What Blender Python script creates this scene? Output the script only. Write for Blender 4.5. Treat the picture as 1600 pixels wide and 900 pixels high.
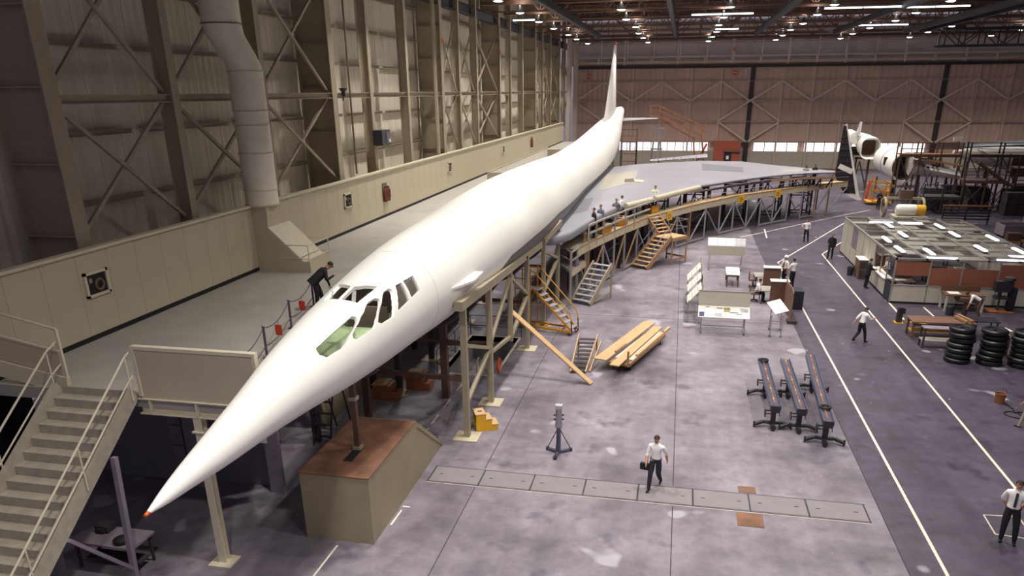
import bpy, bmesh, math, random
from mathutils import Vector, Matrix
random.seed(7)
for o in list(bpy.data.objects): bpy.data.objects.remove(o)
SC = bpy.context.scene
COL = SC.collection
PI = math.pi

# ------------------------------------------------------------------ camera
F, CX, CY, CAMH = 1165.93, 814.14, 605.35, 11.0
yaw, pitch, roll = -.2040, -.3778, -.0077
fw = Vector((math.sin(yaw)*math.cos(pitch), math.cos(yaw)*math.cos(pitch), math.sin(pitch)))
rt = Vector((math.cos(yaw), -math.sin(yaw), 0))
up = rt.cross(fw)
c_, s_ = math.cos(roll), math.sin(roll)
rt, up = c_*rt + s_*up, -s_*rt + c_*up
cam = bpy.data.cameras.new('camera')
cam.sensor_width = 36.0
cam.lens = F/1600*36
cam.shift_x = (800-CX)/1600
cam.shift_y = (CY-450)/1600
cam.clip_end = 500
camo = bpy.data.objects.new('camera', cam)
COL.objects.link(camo)
camo.matrix_world = Matrix(((rt.x, up.x, -fw.x, 0), (rt.y, up.y, -fw.y, 0), (rt.z, up.z, -fw.z, CAMH), (0, 0, 0, 1)))
SC.camera = camo

# ------------------------------------------------------------------ world and exposure
W_ = bpy.data.worlds.new('world'); SC.world = W_; W_.use_nodes = True
bg = W_.node_tree.nodes['Background']
bg.inputs[0].default_value = (.62, .57, .74, 1)
bg.inputs[1].default_value = .32
SC.view_settings.view_transform = 'Standard'
SC.view_settings.look = 'None'
SC.view_settings.exposure = 0.0
SC.view_settings.gamma = 1.0
SC.view_settings.use_curve_mapping = False
LAMP_W = 500.0
LAMP_COL = (1.0, .95, .88)

# ------------------------------------------------------------------ materials
def lin(c):
    return tuple((v/255/12.92 if v/255 <= .04045 else ((v/255+.055)/1.055)**2.4) for v in c)
M = {}
def mat(name, rgb, rough=.6, metal=0., var=.12, scale=3., bump=0., stretch=(1, 1, 1), emit=None, spec=.5):
    m = bpy.data.materials.new(name); m.use_nodes = True
    nt = m.node_tree; b = nt.nodes['Principled BSDF']
    b.inputs['Roughness'].default_value = rough; b.inputs['Metallic'].default_value = metal
    b.inputs['Specular IOR Level'].default_value = spec
    col = lin(rgb)
    tc = nt.nodes.new('ShaderNodeTexCoord'); mp = nt.nodes.new('ShaderNodeMapping')
    mp.inputs['Scale'].default_value = stretch
    nt.links.new(tc.outputs['Object'], mp.inputs[0])
    nz = nt.nodes.new('ShaderNodeTexNoise'); nz.inputs['Scale'].default_value = scale; nz.inputs['Detail'].default_value = 5
    nt.links.new(mp.outputs[0], nz.inputs['Vector'])
    rp = nt.nodes.new('ShaderNodeValToRGB')
    rp.color_ramp.elements[0].position = .3; rp.color_ramp.elements[1].position = .7
    rp.color_ramp.elements[0].color = tuple(max(0, v*(1-var)) for v in col)+(1,)
    rp.color_ramp.elements[1].color = tuple(min(1, v*(1+var)) for v in col)+(1,)
    nt.links.new(nz.outputs[0], rp.inputs[0]); nt.links.new(rp.outputs[0], b.inputs['Base Color'])
    if bump:
        bp = nt.nodes.new('ShaderNodeBump'); bp.inputs['Strength'].default_value = bump; bp.inputs['Distance'].default_value = .02
        nt.links.new(nz.outputs[0], bp.inputs['Height']); nt.links.new(bp.outputs[0], b.inputs['Normal'])
    if emit:
        b.inputs['Emission Color'].default_value = tuple(lin(emit[:3]))+(1,); b.inputs['Emission Strength'].default_value = emit[3]
    M[name] = m
    return m
mat('cream_panel', (188, 177, 153), .6, var=.05, scale=1.2)
mat('cream_trim', (206, 196, 172), .55, var=.05)
mat('wall_sheet', (216, 207, 190), .65, var=.10, scale=1.1, stretch=(1, 2.5, .25))
mat('wall_shade', (58, 54, 66), .8, var=.2)  # shade of the unlit near-left corner, put into the colour
mat('steel_tan', (160, 147, 127), .55, var=.08)
mat('steel_brown', (128, 110, 92), .6, var=.1)
mat('base_black', (22, 18, 24), .7)
mat('duct', (228, 220, 202), .5, var=.05)
mat('white_skin', (240, 238, 232), .42, var=.015, scale=.5)
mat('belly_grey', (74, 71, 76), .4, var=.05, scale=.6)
mat('fin_white', (226, 222, 218), .5, var=.03)
mat('wing_grey', (142, 140, 148), .42, var=.06, scale=.5)
mat('wing_beige', (160, 154, 142), .5, var=.04)
mat('wing_patch', (116, 114, 122), .45, var=.15, stretch=(1, 4, 1))
mat('le_cream', (188, 180, 158), .5, var=.04)
mat('orange_paint', (206, 92, 30), .5)
mat('cockpit_dark', (96, 78, 70), .7)
mat('cockpit_green', (176, 198, 150), .6)
mat('cockpit_grey', (150, 146, 142), .6)
mat('jig_grey', (158, 147, 124), .55, var=.07)
mat('jig_steel', (150, 146, 150), .5, var=.1)
mat('jig_dark', (62, 54, 56), .6, var=.2)
mat('jig_brown', (96, 70, 58), .6, var=.2)
mat('timber', (158, 122, 88), .7, var=.14, scale=5, stretch=(1, 1, 5))
mat('timber_pale', (190, 156, 114), .7, var=.08, scale=5)
mat('plywood', (180, 150, 112), .7, var=.1, scale=2)
mat('deck_board', (186, 172, 146), .7, var=.1)
mat('yellow', (226, 172, 34), .5, var=.06)
mat('amber', (204, 142, 40), .55, var=.1)
mat('orange_frame', (146, 92, 58), .6, var=.15)
mat('tread_grey', (150, 148, 158), .6)
mat('grey_stair', (158, 152, 146), .6)
mat('stair_paint', (166, 158, 142), .6, var=.12, scale=4)
mat('rust', (118, 82, 62), .75, var=.4, scale=1.6)
mat('box_olive', (150, 138, 112), .5, var=.08, scale=1)
mat('cover_concrete', (128, 122, 124), .75, var=.06, scale=2)
mat('joint_dark', (58, 52, 58), .8)
mat('joint_light', (196, 188, 172), .8)
mat('line_white', (222, 216, 196), .7, var=.1, scale=8)
mat('line_cream', (196, 188, 172), .7, var=.25, scale=6)
mat('black_steel', (44, 40, 48), .45, var=.2)
mat('dark_metal', (58, 55, 64), .4, metal=.4)
mat('rail_steel', (92, 92, 112), .35, metal=.4)
mat('rubber', (20, 19, 24), .45, var=.3, scale=6)
mat('chrome', (170, 168, 176), .3, metal=.8)
mat('wood_dark', (104, 74, 60), .6, var=.1, stretch=(1, 1, 4))
mat('wood_brown', (118, 86, 70), .6, var=.1)
mat('office_brown', (150, 92, 70), .6, var=.06)
mat('office_panel', (200, 192, 178), .55, var=.05)
mat('office_tile', (150, 145, 136), .7, var=.05)
mat('alu', (160, 156, 150), .4, metal=.2)
mat('paper', (236, 234, 226), .8, var=.03)
mat('board_grey', (190, 184, 168), .7, var=.04)
mat('board_white', (226, 222, 212), .7, var=.03)
mat('print_blue', (62, 68, 110), .7)
mat('print_olive', (148, 138, 92), .7)
mat('print_grey', (176, 174, 178), .7)
mat('red_tag', (190, 58, 36), .6)
mat('ext_red', (118, 58, 40), .5, var=.2)
mat('rope', (84, 74, 92), .8)
mat('truss_brown', (112, 82, 66), .6, var=.1)
mat('rail_dark', (48, 44, 50), .6)
mat('ceiling_dark', (78, 62, 54), .8, var=.2)
mat('door_sheet', (206, 176, 162), .65, var=.09, scale=.6, stretch=(1.5, 1, .2))
mat('door_dado', (196, 186, 170), .65, var=.06)
mat('band_sheet', (222, 214, 218), .65, var=.06, scale=.6)
mat('steel_far', (214, 192, 178), .55, var=.08)
mat('steel_far_light', (224, 210, 198), .55, var=.06)
mat('brick_red', (160, 80, 60), .75, var=.08)
mat('navy', (36, 44, 56), .5)
mat('sign_orange', (216, 84, 30), .6)
mat('glass_day', (255, 255, 255), .5, emit=(246, 248, 255, 1.25))
mat('lamp_glow', (255, 255, 255), .5, emit=(255, 250, 240, 14))
mat('tube_glow', (255, 255, 255), .5, emit=(238, 236, 255, 7))
mat('reflector', (120, 116, 112), .4, metal=.5)
mat('skin', (196, 138, 108), .6, var=.04)
mat('hair_dark', (36, 26, 24), .7)
mat('hair_brown', (70, 50, 40), .7)
mat('hair_grey', (120, 112, 108), .7)
mat('cloth_white', (236, 234, 232), .8, var=.03)
mat('cloth_cream', (226, 216, 190), .8, var=.03)
mat('cloth_grey', (122, 120, 128), .85)
mat('cloth_lightgrey', (168, 162, 158), .85)
mat('cloth_blue', (104, 108, 130), .85)
mat('cloth_navy', (38, 36, 48), .85)
mat('cloth_black', (26, 24, 30), .85)
mat('cloth_khaki', (170, 158, 140), .85)
mat('shoe', (24, 20, 22), .5)
mat('tie_dark', (48, 36, 34), .7)
mat('eye', (26, 20, 20), .4)
mat('lip', (150, 86, 72), .6)
mat('helmet', (240, 240, 238), .35)
mat('mezz_floor', (160, 155, 147), .75, var=.08, scale=.8)
mat('mezz_wall', (120, 112, 126), .8, var=.1)
mat('mezz_pane', (132, 122, 136), .35, var=.15)
mat('purple_post', (136, 124, 136), .6)
def glass_mat():
    m = bpy.data.materials.new('cockpit_glass'); m.use_nodes = True
    b = m.node_tree.nodes['Principled BSDF']
    b.inputs['Base Color'].default_value = (.55, .5, .45, 1); b.inputs['Roughness'].default_value = .08
    b.inputs['Transmission Weight'].default_value = .85; b.inputs['IOR'].default_value = 1.3
    M['cockpit_glass'] = m
glass_mat()

def floor_mat():
    m = bpy.data.materials.new('hangar_floor'); m.use_nodes = True
    nt = m.node_tree; N = nt.nodes; L = nt.links; b = N['Principled BSDF']
    geo = N.new('ShaderNodeNewGeometry'); sep = N.new('ShaderNodeSeparateXYZ'); L.new(geo.outputs['Position'], sep.inputs[0])
    def noise(scale, detail=6, st=(1, 1, 1), rough=.6):
        mp = N.new('ShaderNodeMapping'); mp.inputs['Scale'].default_value = st; L.new(geo.outputs['Position'], mp.inputs[0])
        n = N.new('ShaderNodeTexNoise'); n.inputs['Scale'].default_value = scale; n.inputs['Detail'].default_value = detail
        n.inputs['Roughness'].default_value = rough; L.new(mp.outputs[0], n.inputs['Vector']); return n.outputs[0]
    def ramp(src, stops):
        r = N.new('ShaderNodeValToRGB'); e = r.color_ramp.elements
        while len(e) < len(stops): e.new(.5)
        for k, (p, c) in enumerate(stops): e[k].position = p; e[k].color = (*lin(c), 1) if len(c) == 3 else c
        L.new(src, r.inputs[0]); return r.outputs[0]
    def mix(fac, a, c, mode='MIX'):
        x = N.new('ShaderNodeMix'); x.data_type = 'RGBA'; x.blend_type = mode
        if isinstance(fac, float): x.inputs[0].default_value = fac
        else: L.new(fac, x.inputs[0])
        L.new(a, x.inputs[6]); L.new(c, x.inputs[7]); return x.outputs[2]
    conc = ramp(noise(.28), [(.30, (106, 98, 109)), (.52, (146, 139, 149)), (.72, (166, 160, 167))])
    aisle = ramp(noise(.35), [(.3, (78, 71, 86)), (.7, (99, 91, 107))])
    fine = ramp(noise(2.4, 8), [(.3, (205, 203, 205)), (.7, (255, 255, 255))])
    streak = ramp(noise(.9, 5, (1, .08, 1)), [(.35, (215, 212, 216)), (.65, (255, 255, 255))])
    cmp_ = N.new('ShaderNodeMath'); cmp_.operation = 'GREATER_THAN'; L.new(sep.outputs[0], cmp_.inputs[0]); cmp_.inputs[1].default_value = 6.15
    base = mix(cmp_.outputs[0], conc, aisle)
    base = mix(.8, base, fine, 'MULTIPLY'); base = mix(.7, base, streak, 'MULTIPLY')
    # oil stains and paint splashes
    st = ramp(noise(.55, 3), [(.60, (255, 255, 255)), (.68, (178, 172, 184))])
    base = mix(.7, base, st, 'MULTIPLY')
    pale = ramp(noise(.42, 2), [(.665, (0, 0, 0)), (.69, (255, 255, 255))])
    wn = N.new('ShaderNodeRGB'); wn.outputs[0].default_value = (*lin((206, 202, 214)), 1)
    fm = N.new('ShaderNodeMath'); fm.operation = 'MULTIPLY'; fm.inputs[1].default_value = .4; L.new(pale, fm.inputs[0])
    base = mix(fm.outputs[0], base, wn.outputs[0])
    vor = N.new('ShaderNodeTexVoronoi'); vor.inputs['Scale'].default_value = 1.5; L.new(geo.outputs['Position'], vor.inputs['Vector'])
    sp = ramp(vor.outputs['Distance'], [(.035, (255, 255, 255)), (.05, (0, 0, 0))])
    spm = N.new('ShaderNodeMath'); spm.operation = 'MULTIPLY'; L.new(sp, spm.inputs[0]); L.new(ramp(noise(.12, 2), [(.45, (0, 0, 0)), (.6, (255, 255, 255))]), spm.inputs[1])
    base = mix(spm.outputs[0], base, wn.outputs[0])
    L.new(base, b.inputs['Base Color'])
    rr = ramp(noise(.8), [(.3, (95, 95, 95)), (.7, (150, 150, 150))])
    rg = N.new('ShaderNodeMath'); rg.operation = 'ADD'; rg.inputs[1].default_value = .22; L.new(rr, rg.inputs[0]); L.new(rg.outputs[0], b.inputs['Roughness'])
    b.inputs['Specular IOR Level'].default_value = .4
    M['hangar_floor'] = m
floor_mat()

# ------------------------------------------------------------------ mesh builder
WM = {}
class MB:
    def __init__(s): s.v = []; s.f = []; s.mi = []; s.cur = 0
    def add(s, vs, fs):
        k = len(s.v); s.v += [Vector(p) for p in vs]; s.f += [tuple(i+k for i in q) for q in fs]; s.mi += [s.cur]*len(fs)
        return s
    def box(s, x0, x1, y0, y1, z0, z1):
        if x0 > x1: x0, x1 = x1, x0
        if y0 > y1: y0, y1 = y1, y0
        if z0 > z1: z0, z1 = z1, z0
        return s.add([(x0, y0, z0), (x1, y0, z0), (x1, y1, z0), (x0, y1, z0), (x0, y0, z1), (x1, y0, z1), (x1, y1, z1), (x0, y1, z1)],
                     [(0, 3, 2, 1), (4, 5, 6, 7), (0, 1, 5, 4), (1, 2, 6, 5), (2, 3, 7, 6), (3, 0, 4, 7)])
    def bar(s, p, q, w, h=None, ref=(0, 0, 1)):
        h = w if h is None else h
        p, q = Vector(p), Vector(q); d = (q-p).normalized(); ref = Vector(ref)
        if abs(d.dot(ref)) > .99: ref = Vector((1, 0, 0))
        a = d.cross(ref).normalized()*(w/2); b = a.cross(d).normalized()*(h/2)
        vs = [p-a-b, p+a-b, p+a+b, p-a+b, q-a-b, q+a-b, q+a+b, q-a+b]
        return s.add(vs, [(0, 1, 2, 3), (7, 6, 5, 4), (0, 4, 5, 1), (1, 5, 6, 2), (2, 6, 7, 3), (3, 7, 4, 0)])
    def ibeam(s, p, q, w, h, t=.03, ref=(0, 0, 1)):
        p, q = Vector(p), Vector(q); d = (q-p).normalized(); r = Vector(ref)
        if abs(d.dot(r)) > .99: r = Vector((1, 0, 0))
        b = (r - d*r.dot(d)).normalized()
        s.bar(p, q, t, h-2*t, r); s.bar(p+b*(h/2-t/2), q+b*(h/2-t/2), w, t, r); s.bar(p-b*(h/2-t/2), q-b*(h/2-t/2), w, t, r)
        return s
    def tube(s, p, q, r, n=8, r2=None):
        r2 = r if r2 is None else r2
        p, q = Vector(p), Vector(q); d = (q-p).normalized()
        ref = Vector((0, 0, 1)) if abs(d.z) < .9 else Vector((1, 0, 0))
        a = d.cross(ref).normalized(); b = a.cross(d)
        vs = []
        for k in range(n):
            t = 2*PI*k/n; u = a*math.cos(t)+b*math.sin(t); vs += [p+u*r, q+u*r2]
        fs = [(2*k, (2*k+2) % (2*n), (2*k+3) % (2*n), 2*k+1) for k in range(n)]
        fs += [tuple(2*k for k in range(n))[::-1], tuple(2*k+1 for k in range(n))]
        return s.add(vs, fs)
    def path(s, pts, r, n=8):
        for a, b in zip(pts, pts[1:]): s.tube(a, b, r, n)
        return s
    def prism(s, poly, axis, a, b):
        n = len(poly)
        def P(u, v, w):
            return {'x': (w, u, v), 'y': (u, w, v), 'z': (u, v, w)}[axis]
        vs = [P(u, v, a) for u, v in poly]+[P(u, v, b) for u, v in poly]
        fs = [tuple(range(n))[::-1], tuple(range(n, 2*n))]+[(k, (k+1) % n, n+(k+1) % n, n+k) for k in range(n)]
        return s.add(vs, fs)
    def lathe(s, prof, c=(0, 0, 0), n=20, cap=True):
        c = Vector(c); vs = []
        for r, z in prof:
            for k in range(n): vs.append(c+Vector((r*math.cos(2*PI*k/n), r*math.sin(2*PI*k/n), z)))
        fs = []
        for i in range(len(prof)-1):
            for k in range(n): fs.append((i*n+k, i*n+(k+1) % n, (i+1)*n+(k+1) % n, (i+1)*n+k))
        if cap:
            fs.append(tuple(range(n))[::-1]); fs.append(tuple(range((len(prof)-1)*n, len(prof)*n)))
        return s.add(vs, fs)
    def rings(s, rings, cap=True, closed=True):
        n = len(rings[0]); vs = [p for r in rings for p in r]; fs = []
        for i in range(len(rings)-1):
            for k in range(n if closed else n-1): fs.append((i*n+k, i*n+(k+1) % n, (i+1)*n+(k+1) % n, (i+1)*n+k))
        if cap:
            fs.append(tuple(range(n))[::-1]); fs.append(tuple(range((len(rings)-1)*n, len(rings)*n)))
        return s.add(vs, fs)
    def torus(s, c, R, r, n=24, m=8, ax='z', a0=0, a1=2*PI):
        c = Vector(c); rs = []; full = abs(a1-a0-2*PI) < 1e-6
        for i in range(n+1):
            t = a0+(a1-a0)*i/n; ring = []
            for k in range(m):
                p = 2*PI*k/m; rr = R+r*math.cos(p); h = r*math.sin(p)
                v = (rr*math.cos(t), rr*math.sin(t), h)
                if ax == 'x': v = (h, rr*math.cos(t), rr*math.sin(t))
                if ax == 'y': v = (rr*math.cos(t), h, rr*math.sin(t))
                ring.append(c+Vector(v))
            rs.append(ring)
        return s.rings(rs, cap=not full)
    def mesh(s, name, mats, smooth=False, inv=None):
        me = bpy.data.meshes.new(name)
        vs = [inv @ v for v in s.v] if inv else s.v
        me.from_pydata([tuple(v) for v in vs], [], s.f)
        for m in (mats if isinstance(mats, (list, tuple)) else [mats]): me.materials.append(M[m])
        if len(me.polygons) == len(s.mi): me.polygons.foreach_set('material_index', s.mi)
        bm = bmesh.new(); bm.from_mesh(me); bmesh.ops.recalc_face_normals(bm, faces=bm.faces); bm.to_mesh(me); bm.free()
        if smooth:
            me.polygons.foreach_set('use_smooth', [True]*len(me.polygons)); me.set_sharp_from_angle(angle=math.radians(38))
        return me
    def build(s, name, mats, parent=None, local=False, smooth=False):
        if parent is not None:
            wm = WM[parent.name]
            me = s.mesh(name, mats, smooth, None if local else wm.inverted())
            o = bpy.data.objects.new(name, me); COL.objects.link(o); o.parent = parent; WM[o.name] = wm
            return o
        lo = Vector((min(v.x for v in s.v), min(v.y for v in s.v), min(v.z for v in s.v)))
        hi = Vector((max(v.x for v in s.v), max(v.y for v in s.v), 0))
        base = Vector(((lo.x+hi.x)/2, (lo.y+hi.y)/2, lo.z)); wm = Matrix.Translation(base)
        o = bpy.data.objects.new(name, s.mesh(name, mats, smooth, wm.inverted())); COL.objects.link(o)
        o.location = base; WM[o.name] = wm
        return o
def part(name, mats, parent, **k):  # shared mesh at an offset
    pass
def tag(o, label=None, cat=None, group=None, kind=None):
    if label: o['label'] = label
    if cat: o['category'] = cat
    if group: o['group'] = group
    if kind: o['kind'] = kind
    return o
def thing(name, label, cat, loc=(0, 0, 0), rz=0, group=None, kind=None):
    o = bpy.data.objects.new(name, None); COL.objects.link(o); o.empty_display_size = .2
    o.location = loc; o.rotation_euler = (0, 0, rz)
    WM[o.name] = Matrix.Translation(loc) @ Matrix.Rotation(rz, 4, 'Z')
    return tag(o, label, cat, group, kind)
def inst(src, parent, loc, rz=0, name=None, scale=None):  # one more piece that shares src's mesh
    o = bpy.data.objects.new(name or src.data.name, src.data); COL.objects.link(o); o.parent = parent
    o.location = loc; o.rotation_euler = (0, 0, rz)
    if scale: o.scale = scale
    return o
def piece(me, name, parent, wloc, rz=0):
    o = bpy.data.objects.new(name, me); COL.objects.link(o); o.parent = parent
    o.matrix_local = WM[parent.name].inverted() @ (Matrix.Translation(wloc) @ Matrix.Rotation(rz, 4, 'Z'))
    WM[o.name] = Matrix.Translation(wloc) @ Matrix.Rotation(rz, 4, 'Z')
    return o
KIDS = {}
def dup(root, loc, rz=0, label=None, group=None):
    def cp(o, par):
        c = o.copy(); COL.objects.link(c); c.parent = par
        for ch in [x for x in bpy.data.objects if x.parent == o]: cp(ch, c)
        return c
    r = cp(root, None); r.location = loc; r.rotation_euler = (0, 0, rz)
    WM[r.name] = Matrix.Translation(loc) @ Matrix.Rotation(rz, 4, 'Z')
    if label: r['label'] = label
    if group: r['group'] = group
    return r
# ================================================================== SETTING
# ---- floor with pit, painted lines, trench covers
PX0, PX1, PY0, PY1 = -9.3, -7.0, 28.2, 33.4
m = MB()
FX0, FX1, FY0, FY1 = -24, 62, -6, 124
for a in ((FX0, PX0, FY0, FY1), (PX1, FX1, FY0, FY1), (PX0, PX1, FY0, PY0), (PX0, PX1, PY1, FY1)):
    m.box(a[0], a[1], a[2], a[3], -.25, 0)
floor = tag(m.build('floor', 'hangar_floor'), 'worn grey concrete hangar floor with a darker painted aisle', 'floor', kind='structure')
m = MB()
m.box(PX0, PX1, PY0-.08, PY0, -1.2, -.01); m.box(PX0, PX1, PY1, PY1+.08, -1.2, -.01)
m.box(PX0-.08, PX0, PY0, PY1, -1.2, -.01); m.box(PX1, PX1+.08, PY0, PY1, -1.2, -.01); m.box(PX0, PX1, PY0, PY1, -1.3, -1.2)
m.build('pit_lining', 'cover_concrete', floor)
m = MB()
for a in ((PX0-.1, PX1+.1, PY0-.1, PY0), (PX0-.1, PX1+.1, PY1, PY1+.1), (PX0-.1, PX0, PY0, PY1), (PX1, PX1+.1, PY0, PY1)): m.box(*a, .0, .012)
m.build('pit_curb', 'joint_light', floor)
def line(pts, w, name='painted_line', mt='line_white', z=.006):
    for a, b in zip(pts, pts[1:]):
        q = MB(); q.bar((a[0], a[1], z/2), (b[0], b[1], z/2), w, z); q.build(name, mt, floor)
line([(7.05, -4), (7.02, 53.0), (14.8, 71.4)], .085)
line([(10.3, -4), (10.42, 56.4), (12.8, 61.8)], .085)
line([(5.1, 62.2), (14.0, 73.8), (18.5, 79.3)], .07)
line([(7.18, 62.3), (7.4, 66.5)], .1)
line([(11.84, 43.2), (11.77, 39.9)], .1); line([(13.42, 42.6), (13.44, 40.7)], .1); line([(11.8, 39.6), (13.2, 39.1)], .1, mt='yellow')
line([(-8.13, 11), (-8.1, 15.3)], .05)
for y in (21.9, 23.1, 24.6, 26.3): line([(-8.05, y), (-8.04, y+.8)], .05)
line([(-7.08, 16.5), (-7.06, 17.3)], .05); line([(-7.1, 17.5), (-6.88, 17.5)], .05)
line([(8.9, 20.1), (9.8, 20.15), (9.75, 19.0), (8.85, 19.1), (8.9, 20.1)], .04, mt='line_cream')
for x in (.45, -5.35): line([(x, -3), (x, 18.95)], .025, 'floor_joint', 'joint_dark', .003); line([(x, 20.15), (x, 60)], .025, 'floor_joint', 'joint_dark', .003)
line([(6.15, -3), (6.15, 60)], .03, 'floor_joint', 'joint_dark', .003)
for y in (38.0, 57.0): line([(-6, y), (9.5, y)], .03, 'floor_joint', 'joint_dark', .003)
q = MB(); q.box(-.76, .76, -.46, .46, 0, .012); cover = q.mesh('trench_cover', 'cover_concrete')
q = MB(); q.box(-.06, .06, -.018, .018, 0, .003); hole = q.mesh('lifting_slot', 'joint_dark')
for k in range(8):
    c = piece(cover, 'trench_cover', floor, (-6.09+1.58*k, 19.57, 0))
    for dx in (-.5, .5): piece(hole, 'lifting_slot', c, (-6.09+1.58*k+dx, 19.57, .0115))
for y in (19.06, 20.06): line([(-6.9, y), (5.8, y)], .035, 'trench_edge', 'joint_dark', .005)
line([(-6.9, 19.02), (5.8, 19.02)], .025, 'trench_edge', 'joint_light', .006)
for k in range(9): line([(-6.88+1.58*k, 19.05), (-6.88+1.58*k, 20.05)], .04, 'trench_edge', 'joint_dark', .005)
for a, mt, nm in (((2.2, 2.9, 18.25, 18.95), 'rust', 'rusty_plate'), ((2.34, 2.84, 20.12, 20.5), 'wood_brown', 'floor_plate')):
    q = MB(); q.box(*a, 0, .015); q.build(nm, mt, floor)

# ---- mezzanine platform along the left wall
MZ = 4.45
mez = thing('mezzanine_platform', 'raised grey mezzanine floor along the left wall beside the aircraft', 'mezzanine', (-14, 40, 0), kind='structure')
q = MB(); q.prism([(-18.9, 14.06), (-9.0, 14.06), (-9.0, 15.0), (-10.1, 16.3), (-10.7, 18.6), (-11.25, 22.2), (-11.25, 108), (-18.9, 108)], 'z', MZ-.3, MZ); q.build('slab', 'mezz_floor', mez)
q = MB(); q.box(-11.95, -8.92, 14.02, 14.1, MZ-.05, 5.60); pnl = q.build('front_panel', 'cream_panel', mez)
q = MB(); q.box(-11.98, -8.88, 13.99, 14.13, 5.60, 5.68); q.box(-8.96, -8.88, 13.99, 14.13, MZ, 5.6); q.box(-11.98, -11.9, 13.99, 14.13, MZ, 5.6); q.build('cap_rail', 'cream_trim', mez)
q = MB(); q.ibeam((-12.05, 14.1, 4.2), (-8.9, 14.1, 4.2), .24, .4, .03)
for x in (-11.75, -10.55, -9.6): q.box(x-.02, x+.02, 13.98, 14.08, 4.02, 4.38)
q.build('edge_beam', 'cream_trim', mez)
q = MB(); q.ibeam((-10.6, 14.1, .02), (-10.6, 14.1, 4.0), .2, .2, .02, (0, 1, 0)); q.box(-10.75, -10.45, 13.95, 14.2, 3.62, 3.66); po = q.build('post', 'cream_trim', mez)
q = MB(); q.box(-10.9, -10.3, 13.82, 14.35, 0, .03); q.build('base_plate', 'cream_trim', po)
for x, y in ((-11.0, 17.6), (-13.5, 17.5)):
    q = MB(); q.box(x-.22, x+.22, y-.06, y+.06, 0, 4.15); q.build('post', 'purple_post', mez)
for y in range(21, 62, 5):
    q = MB(); q.ibeam((-11.4, y, 0), (-11.4, y, 4.15), .22, .22, .025); q.build('post', 'jig_dark', mez)
# enclosed room below the platform
q = MB(); q.box(-18.7, -11.3, 17.9, 18.0, 0, 4.15); q.build('lower_wall', 'mezz_wall', mez)
q = MB(); q.box(-16.5, -13.2, 17.72, 17.9, 0, 2.9); wallp = q.build('lower_partition', 'mezz_wall', mez)
for i in range(3):
    for j in range(3):
        q = MB(); q.box(-14.35+i*.46, -13.95+i*.46, 17.66, 17.72, .62+j*.66, 1.2+j*.66); q.build('window_pane', 'mezz_pane', mez)
for y in range(22, 62, 4):
    q = MB(); q.box(-11.7, -11.62, y, y+3.94, 0.05, 4.1); q.build('lower_wall_panel', 'mezz_wall' if y > 29 else 'box_olive', mez)
# front stair guard that climbs to the left beside the stair head
q = MB(); q.add([(-14.1, 14.2, 4.72), (-16.0, 14.2, 5.1), (-16.0, 14.2, 5.68), (-14.1, 14.2, 5.33), (-14.1, 14.26, 4.72), (-16.0, 14.26, 5.1), (-16.0, 14.26, 5.68), (-14.1, 14.26, 5.33)],
    [(0, 1, 2, 3), (7, 6, 5, 4), (0, 4, 5, 1), (1, 5, 6, 2), (2, 6, 7, 3), (3, 7, 4, 0)]); q.build('side_guard_panel', 'cream_panel', mez)
q = MB(); q.bar((-14.05, 14.2, 4.5), (-16.4, 14.2, 4.92), .12, .42); q.bar((-14.05, 14.2, 5.36), (-16.3, 14.2, 5.78), .1, .05)
q.bar((-14.05, 14.2, 5.9), (-16.2, 14.2, 6.36), .06, .05); q.bar((-14.05, 14.2, 4.7), (-14.05, 14.2, 5.9), .06, .06); q.build('side_guard_frame', 'cream_trim', mez)

# ---- left wall: parapet panels, ledge, columns, girts, braces, sheeting
wl = thing('wall_left', 'tan steel framed hangar side wall with columns, girts and cross braces', 'wall', (-18, 60, 0), kind='structure')
q = MB(); q.box(-.07, .07, -.6, .6, 0, 2.46); pm = q.mesh('parapet_panel', 'cream_panel')
y = 10.2
while y < 107: piece(pm, 'parapet_panel', wl, (-16.17, y+.6, MZ)); y += 1.21
q = MB(); q.box(-16.28, -16.02, 10.2, 107.6, 6.91, 6.99); q.build('parapet_cap', 'cream_trim', wl)
q = MB(); q.box(-16.1, -16.085, 10.2, 107.6, MZ, MZ+.14); q.build('baseboard', 'base_black', wl)
q = MB(); q.box(-18.9, -16.24, 10.2, 107.6, 5.9, 6.2); q.build('ledge', 'steel_tan', wl)
q = MB(); q.box(-18.9, -16.24, 107.45, 107.6, MZ, 6.95); q.build('parapet_end', 'cream_panel', wl)
# corrugated sheets
q = MB(); prof = []
for k in range(7): prof.append((-.03 if k % 2 else .0, -.58+k*.193))
poly = [(x, yy) for x, yy in prof]+[(-.08, .58), (-.08, -.58)]
q.prism(poly, 'z', 0, 15.0); sm = q.mesh('wall_sheet', 'wall_sheet')
y = 17.6
while y < 121: piece(sm, 'wall_sheet', wl, (-18.72, y+.59, 6.0)); y += 1.19
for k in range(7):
    q = MB(); q.box(-20.9, -20.8, 4+k*2.0, 5.96+k*2.0, 0, 21); q.build('shade_sheet', 'wall_shade', wl)  # near-left shade painted in as dark slate sheets
q = MB(); q.box(-20.9, -18.75, 17.4, 17.5, 0, 21); q.build('return_wall', 'wall_shade', wl)
COLS = [(18.75, 1), (24.1, 0), (30.0, 0), (36.7, 1), (41.4, 0), (47.4, 0), (54.8, 1), (59.2, 0), (64.4, 0), (72.8, 1), (77.5, 0), (83.4, 0), (91, 1), (95.6, 0), (101.4, 0), (109, 1), (114, 0), (119.5, 0)]
q = MB(); q.ibeam((-.25, 0, 0), (-.25, 0, 14.5), .36, .55, .04, (1, 0, 0)); cs = q.mesh('column', 'steel_tan')
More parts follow.
